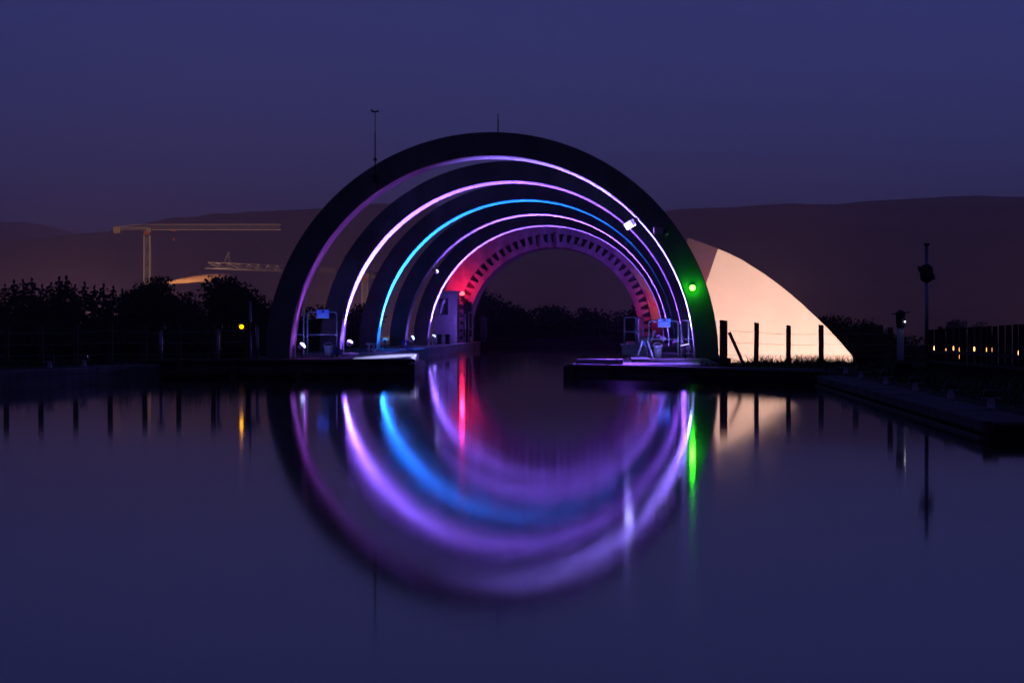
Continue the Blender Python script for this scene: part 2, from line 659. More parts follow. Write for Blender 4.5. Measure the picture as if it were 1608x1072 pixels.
# right feet
floodlight((RX, mid(0), foot_z), chord(0, -1, 12), WVI, P * 3.2, 'white boxy floodlight at right foot of the nearest arch', 1.5, lens_col=(0.7, 0.6, 1.0),
           boxy=True, s=0.16,
           beams=[(chord(0, -1, 8), WVI, P * 10, 100, 1.0, 0.3), ((-2.5, 69.0, 0.3), VIO, 330, 75, 0.9, 1.0), ((1.1, 79.0, 1.2), (0.2, 0.25, 1.0), 330, 50, 1.0, 1.0)], spill=FILL * 0.5)
floodlight((RX, mid(1), foot_z), chord(1, -1, 20), VIO, P * 1.3, 'floodlight at right foot of the second arch', 0.6, size=110, spill=FILL * 0.5)
floodlight((RX, mid(3), foot_z), chord(3, -1, 30), LIL, P * 3.0, 'floodlight at right foot of the fourth arch', 0.6, size=100, spill=FILL * 0.4)
floodlight((RX, mid(4), foot_z), chord(4, -1, 20), VIO, P * 0.6, 'floodlight at right foot of the farthest arch', 0.6, size=110, spill=FILL * 0.4)
# floodlights hung higher up
floodlight((0.20, ARCH_Y[0] + 0.25, 3.60), (-0.6, ARCH_Y[0] - 0.9, 3.1), WVI, 300, 'bright white floodlight box hung high inside right side of nearest arch', 2.0, lens_col=(0.75, 0.8, 1.0), s=0.125, mount=(0.44, ARCH_Y[0] + 0.35, 3.80),
           beams=[((-5.15, 68.8, 0.45), (0.5, 0.5, 1.0), 1.8e4, 5.5, 1.0, 1.0), ((-0.6, ARCH_Y[0] - 0.9, 3.1), WVI, 10, 130, 0.9, 1.0), ((-0.2, 67.6, 0.3), VIO, 2600, 34, 0.8, 1.0)], spill=1, boxy=True)  # added beams: a narrow one for the landing plate, a violet one for the dock
floodlight((-6.98, mid(3), 3.14), (-5.5, mid(3), 4.2), VIO, P * 0.15, 'small floodlight high on left side of the fourth arch', 3, lens_col=(0.8, 0.7, 1.0), s=0.09, mount=(-7.25, mid(3), 3.3))

# ------------------------------------------------------------------ the wheel arm beyond the arches
def build_wheel_arm():
    cz = 0.74
    root = thing('wheel_arm', (AX, RING_Y, 0), 'floodlit pale steel wheel arm with toothed ring and pointed peach wing', 'wheel arm')
    MB().arc_band(AX, cz, 4.62, 5.45, RING_Y, RING_Y + 1.3, -0.35, PI + 0.35, 96).build('ring_plate', M['gear'], root)
    MB().arc_band(AX, cz, 4.0, 4.24, RING_Y + 0.02, RING_Y + 1.5, -0.35, PI + 0.35, 96).build('inner_rim', M['gear'], root)
    MB().arc_band(AX, cz, 4.245, 4.615, RING_Y + 0.45, RING_Y + 0.62, -0.35, PI + 0.35, 96).build('gear_web', M['gear_dark'], root)  # darker colour deepens the shade in the gaps between teeth
    n = 46
    for k in range(n):
        a = -0.3 + (PI + 0.6) * (k + 0.5) / n
        ca, sa = math.cos(a), math.sin(a)
        ra, ta = Vector((ca, 0, sa)), Vector((-sa, 0, ca))
        c = Vector((AX, RING_Y + 0.3, cz))
        vs = []
        for y in (-0.24, 0.24):
            for r, w in ((4.615, 0.062), (4.42, 0.085), (4.245, 0.115)):
                vs += [c + ra * r - ta * w + Vector((0, y, 0)), c + ra * r + ta * w + Vector((0, y, 0))]
        fs = [(0, 1, 3, 2), (2, 3, 5, 4), (6, 8, 9, 7), (8, 10, 11, 9), (0, 2, 8, 6), (2, 4, 10, 8), (1, 7, 9, 3), (3, 9, 11, 5), (0, 6, 7, 1), (4, 5, 11, 10)]
        MB().add(vs, fs).build('tooth', M['gear'], root)
    MB().arc_band(AX, cz, 4.03, 4.12, RING_Y + 1.52, RING_Y + 5.5, -0.2, PI + 0.2, 60).build('lining', M['arm_paint'], root)
    # pointed wing, front skin and the dull facet folded back beside it
    def P2(px, py):
        return ((px - 975) / 33.57, CAM_Z + (507 - py) / 33.57)
    outer = [P2(*p) for p in ((1127, 390), (1146, 398), (1165, 407.5), (1182, 418), (1200, 429.5), (1220, 444), (1240, 460), (1260, 477), (1280, 496), (1300, 515), (1320, 537), (1340, 560))]
    low = [P2(1341, 585), P2(1341, 690), P2(1000, 690), P2(1040, 640), P2(1108, 446)]
    MB().prism_y(list(reversed(outer + low)), RING_Y - 0.05, RING_Y + 1.2).build('wing', M['arm_paint'], root, bevel=0.03)
    # folded facet: dark triangle put into the shape, turned away from the floodlights
    a0, a1 = P2(1127, 390), P2(1108, 446)
    b0, b1 = P2(1082, 372), P2(1063, 428)
    c0 = P2(960, 345)
    f = MB()
    y0, y1 = RING_Y - 0.05, RING_Y + 1.5
    f.add([(a0[0] - .003, y0 + .004, a0[1]), (a1[0] - .003, y0 + .004, a1[1]), (b1[0], y1, b1[1]), (b0[0], y1, b0[1]),
           (a0[0] - .003, y0 + 1.2, a0[1]), (a1[0] - .003, y0 + 1.2, a1[1]), (b1[0], y1 + .5, b1[1]), (b0[0], y1 + .5, b0[1])],
          [(0, 1, 2, 3), (7, 6, 5, 4), (0, 3, 7, 4), (1, 5, 6, 2), (3, 2, 6, 7), (0, 4, 5, 1)])
    f.build('folded_facet', M['arm_paint'], root)
    # gantry bars crossing the ring crown
    MB().box(AX + 0.02, AX + 0.14, RING_Y - 0.12, RING_Y - 0.02, cz + 4.0, cz + 4.66).build('crown_bracket', M['gear_dark'], root)
    MB().box(AX - 0.72, AX - 0.63, RING_Y - 0.12, RING_Y - 0.02, cz + 4.0, cz + 4.6).build('crown_bracket', M['gear_dark'], root)
    return root


build_wheel_arm()
# floodlights of the arm: on the ground below, out of sight behind the bank
PEACH = (1.0, 0.57, 0.43)
for k, (x, y, z, tx, tz, p, lab) in enumerate(((9.5, 129.5, -9.5, 8.2, 1.0, 14000, 'ground floodlight below the pale wing, near its middle'), (14.5, 129.5, -9.5, 8.6, 1.4, 14000, 'ground floodlight below the pale wing, near its tip'))):
    floodlight((x, y, z), (tx, RING_Y, tz), PEACH, p, lab, 10, size=39, blend=0.4, squash=1.0, s=0.35, group='wing floodlights', mount=(x, y, z - 3.5))


def red_lamp(loc, label, power, aim):
    loc = Vector(loc)
    r = thing('red_lamp', loc, label, 'lamp', 'red lamps on the toothed ring')
    MB().lathe(loc, [(0.07, -0.12), (0.12, -0.1), (0.13, -0.02), (0.13, 0.0)], 14, axis=(0, -0.3, 1)).build('housing', M['dark_metal'], r)
    MB().lathe(loc, [(0.11, 0.0), (0.12, 0.06), (0.09, 0.13), (0.03, 0.16)], 14, axis=(0, -0.3, 1)).build('lens', emit('red_lens', (1.0, 0.03, 0.04), 12), r, smooth=True)
    MB().bar(loc + Vector((0, 0, -0.1)), loc + Vector((0, 0.85, -0.1)), 0.06).build('bracket', M['dark_metal'], r)
    add_point(r, loc + Vector((0, -0.12, 0.3)), (1.0, 0.008, 0.05), power, 0.12)
    return r


red_lamp((-7.38, 142.1, 2.5), 'bright red lamp beside the cabin at left of the toothed ring', 85, None)
red_lamp((2.02, 142.1, 1.75), 'red lamp at right of the toothed ring, behind the arch leg', 45, None)

# violet wash on the ring: two added floodlights stand in for arch lamp spill
floodlight((AX - 4.6, 132.6, 0.7), (AX + 1.2, RING_Y, 4.8), VIO, 2300, 'added violet floodlight behind farthest arch, washing the toothed ring', 0.5, size=64, squash=1.0)
floodlight((AX + 4.6, 132.6, 0.7), (AX - 0.6, RING_Y, 4.8), VIO, 1500, 'added violet floodlight on right walkway, washing the toothed ring', 0.5, size=64, squash=1.0)


def nav_lamp(loc, col, label, cat_col, power):
    loc = Vector(loc)
    r = thing('signal_lamp', loc, label, 'signal lamp')
    MB().lathe(loc, [(0.09, 0.0), (0.09, 0.015), (0.075, 0.03), (0.075, 0.05)], 20, axis=(0, -1, 0)).build('housing', M['dark_metal'], r)
    MB().lathe(loc + Vector((0, -0.051, 0)), [(0.068, 0), (0.066, 0.02), (0.045, 0.04), (0.01, 0.048)], 20, axis=(0, -1, 0)).build('lens', emit(cat_col + '_lens', col, 70), r, smooth=True)
    MB().arc_band(loc.x, loc.z, 0.077, 0.081, loc.y - 0.09, loc.y - 0.03, 0.9, PI - 0.9, 12).build('visor', M['dark_metal'], r)
    add_point(r, loc + Vector((0, -0.19, 0)), (0.0, 1.0, 0.02), power, 0.05)
    return r


nav_lamp((1.755, ARCH_Y[0], 2.05), (0.05, 1.0, 0.01), 'glowing green signal lamp on the right leg of the nearest arch', 'green', 4.5)


def camera_box():
    c = Vector((1.03, ARCH_Y[0] - 0.28, 3.42))
    r = thing('security_camera', c, 'security camera on bracket at upper right of nearest arch face', 'camera')
    MB().obox(c + Vector((-0.12, 0, 0.02)), (0.1, 0.02, 0.01), (-0.02, 0.09, 0), (0, 0, 0.075)).build('housing', M['white_metal'], r)
    MB().obox(c + Vector((0.06, 0.02, 0.0)), (0.05, 0, 0), (0, 0.07, 0), (0, 0, 0.05)).build('visor', M['dark_metal'], r)
    MB().bar(c + Vector((0.1, 0, 0.0)), c + Vector((0.1, 0.28, -0.06)), 0.05).bar(c + Vector((0.06, 0.02, -0.05)), c + Vector((0.06, 0.02, -0.16)), 0.03).build('bracket', M['white_metal'], r)
    for o in r.children:
        pass
    return r


camera_box()


def aerial(x, z0, z1, y, label, cross):
    r = thing('aerial', (x, y, z0), label, 'aerial')
    MB().tube((x, y, z0), (x, y, z1 * 0.7 + z0 * 0.3), 0.015, n=8).tube((x, y, z1 * 0.7 + z0 * 0.3), (x, y, z1), 0.010, n=8).build('pole', M['dark_metal'], r)
    if cross:
        MB().tube((x - 0.08, y, z1), (x + 0.08, y, z1), 0.018, n=6).tube((x - 0.08, y, z1), (x - 0.08, y, z1 + 0.05), 0.025, n=6).tube((x + 0.07, y, z1), (x + 0.07, y, z1 + 0.04), 0.02, n=6).build('wind_vane', M['dark_metal'], r)
        MB().box(x - 0.06, x + 0.06, y - 0.02, y + 0.14, z0 - 0.06, z0 + 0.16).build('clamp', M['dark_metal'], r)
        MB().box(x - 0.035, x + 0.035, y - 0.04, y + 0.14, z0 + 0.5, z0 + 0.56).build('clamp', M['dark_metal'], r)
    return r


aerial(-6.02, 4.66, 6.36, ARCH_Y[0] - 0.14, 'thin aerial mast with wind vane on left shoulder of nearest arch', True)
aerial(-3.03, 5.85, 6.35, ARCH_Y[0] + 0.4, 'short whip aerial on the crown of the nearest arch', False)

# ------------------------------------------------------------------ quays and docks
def right_quay():
    r = thing('quay_wall', (3.8, 45, 0), 'low stone quay along the right bank with a pale edge', 'quay')
    MB().box(3.8, 4.1, 31.0, 58.0, -1.2, 0.06).build('wall', M['quay_stone'], r)
    y = 31.05
    L = 58.0 - 31.05
    n = 14
    for k in range(n):
        a = y + L * k / n
        MB().box(3.72 + RND.uniform(-.008, .008), 4.35, a + 0.012, a + L / n - 0.012, 0.062, 0.19 + RND.uniform(-.006, .006)).build('coping_stone', M['quay_stone'], r, bevel=0.015)
    MB().box(3.66, 3.718, 31.2, 57.9, -0.2, 0.03).build('fender_beam', M['dock_timber'], r, bevel=0.01)
    MB().tube((3.70, 30.9, -1), (3.70, 30.9, 0.2), 0.045, n=12).build('fender_pile', M['timber'], r)
    q = thing('quay_wall', (4.3, 15, 0), 'near end of the right quay, set back behind the dark fender pile', 'quay')
    MB().box(4.2, 4.5, -40, 30.75, -1.2, 0.2).build('wall', M['quay_stone'], q)
    for k in range(8):
        a = 10 + 20.7 * k / 8
        MB().box(4.14, 4.75, a + 0.012, a + 20.7 / 8 - 0.012, 0.202, 0.30 + RND.uniform(-.008, .008)).build('coping_stone', M['quay_stone'], q, bevel=0.015)


right_quay()


def slanted_box(b, p, q, depth, z0, z1):
    """wall from p to q (x, y), 'depth' backwards (left of p->q direction)"""
    p, q = Vector((*p, 0)), Vector((*q, 0))
    d = (q - p).normalized()
    n = Vector((-d.y, d.x, 0)) * depth
    pts = [(v.x, v.y) for v in (p, q, q + n, p + n)]
    return b.prism_z(pts, z0, z1)


def docks():
    # right jaw
    r = thing('dock', (0, 66, 0), 'timber faced dock on the right of the canal mouth, below the gate', 'dock')
    slanted_box(MB(), (-1.12, 66.6), (3.7, 58.6), 2.0, -1.2, 0.24).build('body', M['quay_stone'], r)
    # back fill up to the trough edge
    MB().prism_z([(-1.12, 66.9), (2.2, 66.9), (2.2, 74.9), (-0.9, 74.9)], -1.2, 0.275).build('deck', M['deck'], r)
    slanted_box(MB(), (-1.2, 66.45), (3.65, 58.4), 0.35, 0.242, 0.30).build('edge_beam', M['deck'], r, bevel=0.01)
    slanted_box(MB(), (-1.1, 66.36), (3.6, 58.56), 0.1, -0.02, 0.07).build('fender_beam', M['dock_timber'], r, bevel=0.01)
    MB().box(-1.25, -1.0, 66.2, 66.5, -1.0, 0.27).build('pile', M['timber'], r, bevel=0.02)
    MB().box(-0.30, -0.16, 64.86, 65.0, -1.0, 0.236).build('pile', M['timber'], r, bevel=0.02)
    MB().prism_z([(-0.98, 67.4), (0.05, 67.4), (0.05, 67.9), (-0.98, 67.9)], 0.277, 0.39).build('raised_kerb', M['galv'], r, bevel=0.015)
    # left jaw
    l = thing('dock', (-7, 68, 0), 'timber faced dock on the left of the canal mouth with bright plate', 'dock')
    MB().prism_z([(-10.4, 66.0), (-4.62, 67.0), (-4.62, 72.0), (-10.4, 72.0)], -1.2, 0.33).build('body', M['quay_stone'], l)
    slanted_box(MB(), (-10.4, 65.85), (-4.5, 66.87), 0.35, 0.333, 0.40).build('edge_beam', M['dock_timber'], l, bevel=0.01)
    slanted_box(MB(), (-10.4, 65.86), (-4.6, 66.88), 0.1, 0.06, 0.14).build('fender_beam', M['dock_timber'], l, bevel=0.01)
    for x in (-4.58, -5.6, -7.0, -8.4):
        y = 66.87 + (x + 4.5) * 0.173
        MB().box(x - 0.08, x + 0.08, y - 0.14, y - 0.005, -1, 0.30).build('pile', M['timber'], l, bevel=0.02)
    # pale landing plate at the tip, tilted to the channel
    MB().add([(-5.95, 67.4, 0.36), (-4.85, 67.4, 0.345), (-4.62, 69.9, 0.51), (-5.95, 69.9, 0.53),
              (-5.95, 67.4, 0.335), (-4.85, 67.4, 0.335), (-4.62, 69.9, 0.33), (-5.95, 69.9, 0.33)],
             [(0, 1, 2, 3), (7, 6, 5, 4), (0, 4, 5, 1), (1, 5, 6, 2), (2, 6, 7, 3), (3, 7, 4, 0)]).build('landing_plate', M['white_metal'], l)
    # trough walls beyond
    for (x0, x1, lab) in ((CH_L - 0.35, CH_L + 0.02, 'left kerb of the concrete trough running under the arches'), (CH_R - 0.02, CH_R + 0.35, 'right kerb of the concrete trough running under the arches')):
        t = thing('trough_wall', ((x0 + x1) / 2, 108, 0), lab, 'canal wall', 'canal trough walls')
        MB().box(x0, x1, 72.02, 142.9, -1.2, 0.16).build('wall', M['concrete'], t)
        n = 18
        for k in range(n):
            a = 72.03 + 70.8 * k / n
            MB().box(x0 - 0.03, x1 + 0.03, a + 0.01, a + 70.8 / n - 0.01, 0.162, 0.33 + RND.uniform(-.006, .006)).build('coping', M['concrete'], t, bevel=0.012)
    for sx, lab in ((-1, 'left walkway slab under the arches'), (1, 'right walkway slab under the arches')):
        x0, x1 = (CH_L - 2.4, CH_L - 0.4) if sx < 0 else (CH_R + 0.4, CH_R + 2.4)
        w = MB().box(x0, x1, 75.0 if sx > 0 else 72.05, 142.8, 0.0, 0.312).build('walkway', M['deck'])
        tag(w, kind='structure')
    g = thing('canal_gate', (AX, 143.1, 0), 'low dark steel gate closing the far end of the canal', 'gate')
    MB().box(CH_L - 0.3, CH_R + 0.3, 142.92, 143.0, -1.2, 0.42).build('gate_leaf', M['gate_black'], g)
    MB().box(CH_L - 0.3, CH_R + 0.3, 142.86, 143.04, 0.422, 0.5).build('top_rail', M['gate_black'], g)


docks()


# ------------------------------------------------------------------ gates, rails, cabin and deck things
def rail_frame(b, x0, x1, y, z0, z1, r=0.022, midz=(0.5,)):
    b.path([(x0, y, z0), (x0, y, z1 - 0.05), (x0 + 0.05, y, z1), (x1 - 0.05, y, z1), (x1, y, z1 - 0.05), (x1, y, z0)], r)
    for m in midz:
        z = z0 + (z1 - z0) * m
        b.tube((x0, y, z), (x1, y, z), r * 0.9)
    return b


def gate(loc_x0, loc_x1, y, z0, z1, label, sign_x, pink):
    r = thing('hand_gate', ((loc_x0 + loc_x1) / 2, y, z0), label, 'gate', 'canal side gates')
    rail_frame(MB(), loc_x0, loc_x1, y, z0, z1).build('frame', M['galv'], r, smooth=True)
    s = MB().box(sign_x - 0.16, sign_x + 0.16, y - 0.045, y - 0.028, z1 - 0.16, z1 + 0.06).build('sign', M['sign_blue'], r)
    MB().box(sign_x - 0.155, sign_x + 0.155, y - 0.0475, y - 0.0455, z1 - 0.157, z1 - 0.137).build('border', M['sign_white'], s)
    MB().box(sign_x - 0.03, sign_x + 0.035, y - 0.0475, y - 0.0455, z1 - 0.01, z1 + 0.05).build('symbol', M['sign_dark'], s)
    for k in range(2):
        MB().box(sign_x - 0.12, sign_x + 0.11 - 0.05 * k, y - 0.0475, y - 0.0455, z1 - 0.065 - 0.035 * k, z1 - 0.053 - 0.035 * k).build('text_line', M['sign_white'], s)
    if pink:
        MB().box(sign_x - 0.14, sign_x - 0.095, y - 0.0475, y - 0.0455, z1 + 0.0, z1 + 0.04).build('symbol', M['sign_white'], s)
    return r


gate(-8.12, -7.36, 79.2, 0.30, 1.47, 'left hand gate with blue sign behind the nearest arch', -7.72, False)
gate(0.72, 1.48, 79.0, 0.30, 1.24, 'right hand gate with bright blue sign behind the nearest arch', 1.12, True)


def handrail(pts, label, z0, z1, mids, name='handrail', r=0.022):
    rt = thing(name, (*pts[0], z0), label, 'handrail', 'canal side handrails')
    for (x, y) in pts:
        MB().tube((x, y, z0), (x, y, z1), r, n=10).build('post', M['galv'], rt, smooth=True)
    for m in [1.0] + list(mids):
        z = z0 + (z1 - z0) * m
        MB().path([(x, y, z) for x, y in pts], r * 0.85).build('rail', M['galv'], rt, smooth=True)
    return rt


handrail([(-8.22, 79.2), (-8.9, 79.2)], 'left handrail joining the blue sign gate to the arch foot', 0.3, 1.47, (0.5,))
handrail([(1.56, 79.0), (1.72, 77.6), (1.9, 76.6)], 'right handrail running from the gate to the arch foot', 0.3, 1.25, (0.5, 0.12))
handrail([(0.1, 84.6), (0.62, 84.6), (0.62, 86.6)], 'handrail around the raised steel platform on right', 0.55, 1.34, (0.5,))
handrail([(0.52, 90), (0.52, 96), (0.52, 102), (0.52, 108)], 'long handrail along the right side of trough', 0.31, 1.36, (0.5,))
handrail([(-6.68, 134.2), (-6.68, 138.2)], 'tall violet lit handrail beside the white cabin', 0.31, 1.66, (0.45,))
handrail([(-7.0, 132.4), (-6.74, 132.4)], 'short looped handrail at the cabin door', 0.31, 1.55, (0.5,))


def platform():
    r = thing('steel_platform', (0.3, 85.5, 0.3), 'raised steel platform with step on right of the trough', 'platform')
    MB().box(0.02, 0.68, 84.5, 86.7, 0.31, 0.56).build('base', M['grating'], r, bevel=0.01)
    MB().box(-0.02, 0.72, 84.44, 86.76, 0.562, 0.60).build('deck_plate', M['grating'], r)
    MB().box(0.05, 0.6, 84.1, 84.42, 0.31, 0.43).build('step', M['grating'], r)


platform()


def cabin():
    x0, x1, y0, y1, z0, z1 = -8.08, -7.06, 131.8, 133.8, 0.315, 2.50
    r = thing('cabin', ((x0 + x1) / 2, y0, z0), 'small white control cabin with dark window beside the farthest arch', 'cabin')
    n = 3
    MB().box(x0, x1, y0, y1, z0, z1).build('wall', M['cabin'], r, bevel=0.02)
    for k in range(n):
        for i in range(2):
            xa, xb = x0 + (x1 - x0) * i / 2, x0 + (x1 - x0) * (i + 1) / 2
            za, zb = z0 + (z1 - z0) * k / n, z0 + (z1 - z0) * (k + 1) / n
            MB().box(xa + 0.012, xb - 0.012, y0 - 0.02, y0 - 0.002, za + 0.012, zb - 0.012).build('panel', M['cabin'], r)
    MB().box(x0 - 0.05, x1 + 0.05, y0 - 0.06, y1 + 0.05, z1 + 0.002, z1 + 0.07).build('roof', M['cabin'], r, bevel=0.01)
    w = MB().box(-7.80, -7.48, y0 - 0.035, y0 - 0.022, 1.58, 2.22).build('window', M['glass'], r)
    f = MB()
    for (a, b_, c, d) in ((-7.84, -7.80, 1.54, 2.26), (-7.48, -7.44, 1.54, 2.26), (-7.80, -7.48, 1.54, 1.58), (-7.80, -7.48, 2.22, 2.26)):
        f.box(a, b_, y0 - 0.045, y0 - 0.022, c, d)
    f.build('frame', M['dark_metal'], w)
    MB().box(-7.058, -7.03, y0 + 0.5, y0 + 1.3, z0 + 0.02, z1 - 0.25).build('door', M['dark_metal'], r)


cabin()


def control_box(x, y, z0, w, h, label):
    r = thing('control_box', (x, y, z0), label, 'control box', 'dark control boxes')
    MB().box(x - w / 2, x + w / 2, y, y + w, z0 + 0.25, z0 + h).build('cabinet', M['dark_metal'], r, bevel=0.01)
    MB().box(x - w / 2 - .02, x + w / 2 + .02, y - 0.02, y + w + 0.02, z0 + h + 0.002, z0 + h + 0.03).build('lid', M['dark_metal'], r)
    MB().box(x - w * .3, x + w * .3, y + w * .3, y + w * .7, z0, z0 + 0.248).build('plinth', M['dark_metal'], r)
    return r


control_box(-6.95, 138.5, 0.31, 0.36, 1.8, 'dark control box right of the red lamp')
control_box(-6.4 + 0.02, 142.0, 0.31, 0.3, 1.1, 'dark control box at far left end of the canal')


def mooring_post(x, y, z0, label, m, h=0.26, w=0.05):
    """H-shaped mooring cleat: two stubs and a cross bar on a plate"""
    r = thing('mooring_cleat', (x, y, z0), label, 'mooring cleat', 'mooring cleats on the trough edge')
    MB().box(x - 0.16, x + 0.16, y - 0.1, y + 0.1, z0, z0 + 0.03).build('base_plate', M['galv'], r)
    for s in (-1, 1):
        MB().tube((x + s * 0.07, y, z0 + 0.03), (x + s * 0.07, y, z0 + h), w * 0.6, n=10).build('stub', m, r)
    MB().tube((x - 0.15, y, z0 + h), (x + 0.15, y, z0 + h), w * 0.55, n=10).build('cross_bar', m, r)
    return r


mooring_post(-6.98, 85.5, 0.34, 'white mooring cleat left of the cyan arch foot', M['plastic_white'])
mooring_post(-6.95, 98.5, 0.34, 'mooring cleat coloured blue for the cyan light, between cyan and fourth arches', M['rope_blue'])  # blue light put into the material; the other cleats stay white
mooring_post(-7.0, 112.5, 0.34, 'white mooring cleat before the farthest arch', M['plastic_white'])

rp = MB()
pts = []
for k in range(15):
    t = k / 14
    pts.append((-6.88 + 0.42 * t + 0.06 * math.sin(t * 9), 98.3 - 3.6 * t, 0.36 + 0.02 * math.sin(t * 7) - (0.25 * max(0, t - 0.8) / 0.2)))
tag(rp.path(pts, 0.03, 8).build('mooring_rope', M['rope_blue'], smooth=True, at=pts[0]), 'blue mooring rope trailing over the left trough edge', 'rope')


def bucket(x, y, z0, label, s=1.0):
    r = thing('bucket', (x, y, z0), label, 'bucket', 'buckets')
    MB().lathe((x, y, z0), [(0.09 * s, 0), (0.105 * s, 0.14 * s), (0.12 * s, 0.28 * s), (0.128 * s, 0.285 * s), (0.128 * s, 0.30 * s), (0.105 * s, 0.30 * s), (0.09 * s, 0.05 * s)], 18).build('body', M['bucket_grey'], r, smooth=True)
    h = MB()
    q = [(x + 0.12 * s * math.cos(a), y - 0.03 + 0.0, z0 + 0.28 * s + 0.10 * s * math.sin(a)) for a in [PI * k / 10 for k in range(11)]]
    h.path(q, 0.006, 6).build('handle', M['galv'], r)
    return r


bucket(-7.5, 78.4, 0.31, 'pale bucket inside the left gate')
bucket(0.94, 78.2, 0.313, 'pale bucket standing before the right gate')


def winch():
    x, y, z = 0.62, 78.4, 0.313
    r = thing('winch', (x, y, z), 'dark hand winch on splayed legs beside the right gate', 'winch')
    for s in (-1, 1):
        for t in (-1, 1):
            MB().bar((x + s * 0.06, y + t * 0.1, z + 0.42), (x + s * 0.2, y + t * 0.16, z), 0.035).build('leg', M['galv'], r)
    MB().tube((x - 0.14, y, z + 0.44), (x + 0.14, y, z + 0.44), 0.08, n=14).build('drum', M['dark_metal'], r)
    MB().lathe((x - 0.15, y, z + 0.44), [(0.12, -0.015), (0.12, 0.015)], 18, axis=(1, 0, 0)).build('cheek', M['dark_metal'], r)
    MB().lathe((x + 0.15, y, z + 0.44), [(0.12, -0.015), (0.12, 0.015)], 18, axis=(1, 0, 0)).build('cheek', M['dark_metal'], r)
    MB().path([(x + 0.16, y, z + 0.44), (x + 0.2, y, z + 0.44), (x + 0.2, y - 0.05, z + 0.66), (x + 0.28, y - 0.05, z + 0.66)], 0.012, 6).build('crank', M['galv'], r)
    MB().tube((x - 0.02, y - 0.13, z + 0.3), (x - 0.02, y - 0.13, z + 0.4), 0.035, n=10).build('motor', M['rope_blue'], r)


winch()


def coil(x, y, z, label):
    b = MB()
    q = []
    for k in range(64):
        a = k / 63 * 2 * PI * 4
        rr = 0.17 + 0.03 * math.sin(k * 1.3)
        q.append((x + rr * math.cos(a), y + rr * math.sin(a), z + 0.02 + k * 0.0016))
    tag(b.path(q, 0.016, 6).build('rope_coil', M['rope_blue'], smooth=True, at=(x, y, z)), label, 'rope')


coil(-7.9, 84.5, 0.315, 'coil of rope on left walkway beside the second arch')
for (x, y, lab) in ((-7.55, 127.2, 'left one of two dark stubby bollards before the cabin'), (-7.22, 127.2, 'right one of two dark stubby bollards before the cabin')):
    b = thing('bollard', (x, y, 0.31), lab, 'bollard', 'stubby bollards before the cabin')
    MB().lathe((x, y, 0.312), [(0.11, 0), (0.09, 0.05), (0.085, 0.3), (0.12, 0.33), (0.12, 0.38), (0.05, 0.41)], 14).build('post', M['dark_metal'], b, smooth=True)

# ------------------------------------------------------------------ fences on the banks
def wire_fence(posts, y, label, wires, brace=None, mat_='timber'):
    """posts: (x, y, z_base, z_top, width)"""
    r = thing('wire_fence', (posts[0][0], posts[0][1], posts[0][2]), label, 'fence', 'post and wire fences')
    for (x, yy, z0, z1, w) in posts:
        t = RND.uniform(-0.012, 0.012)
        MB().add([(x - w / 2, yy - w / 2, z0), (x + w / 2, yy - w / 2, z0), (x + w / 2, yy + w / 2, z0), (x - w / 2, yy + w / 2, z0),
                  (x - w / 2 + t, yy - w / 2, z1), (x + w / 2 + t, yy - w / 2, z1 - 0.01), (x + w / 2 + t, yy + w / 2, z1), (x - w / 2 + t, yy + w / 2, z1 + 0.01)],
                 [(3, 2, 1, 0), (4, 5, 6, 7), (0, 1, 5, 4), (1, 2, 6, 5), (2, 3, 7, 6), (3, 0, 4, 7)]).build('post', M[mat_], r, bevel=0.008)
    for f in wires:
        p = []
        for a, b in zip(posts, posts[1:]):
            for t in (0, 0.5):
                sag = 0.012 * (1 if t else 0)
                p.append((a[0] + (b[0] - a[0]) * t, a[1] - a[4] / 2 - 0.006 + (b[1] - a[1]) * t, a[2] + (a[3] - a[2]) * f + ((b[2] + (b[3] - b[2]) * f) - (a[2] + (a[3] - a[2]) * f)) * t - sag))
        l = posts[-1]
        p.append((l[0], l[1] - l[4] / 2 - 0.006, l[2] + (l[3] - l[2]) * f))
        MB().path(p, 0.0035, 5).build('wire', M['galv'], r)
    if brace:
        MB().bar(brace[0], brace[1], 0.07).build('brace', M[mat_], r)
    return r


fp = [(2.20, 65.6, 0.1, 1.245, 0.165), (2.92, 66.0, 0.1, 1.19, 0.10), (3.63, 66.3, 0.1, 1.135, 0.10), (4.38, 66.8, 0.1, 1.145, 0.11), (5.17, 67.3, 0.1, 1.15, 0.12),
      (6.2, 68.0, 0.1, 1.12, 0.11), (7.2, 68.8, 0.1, 1.11, 0.11)]
wire_fence(fp, 0, 'post and wire fence on right bank before the peach wing', (0.82, 0.6, 0.36), ((2.33, 65.62, 0.98), (2.66, 65.3, 0.22)))
lp = []
for k in range(9):
    px = -44 + 54.2 * k
    y = 62.0 + 0.62 * k
    lp.append(((px - 975) * y / 4800, y, 0.2, 1.16 + RND.uniform(-0.05, 0.05), 0.10))
wire_fence(lp, 0, 'dark post and wire fence along the left bank', (0.85, 0.6, 0.35))


GAPS = []


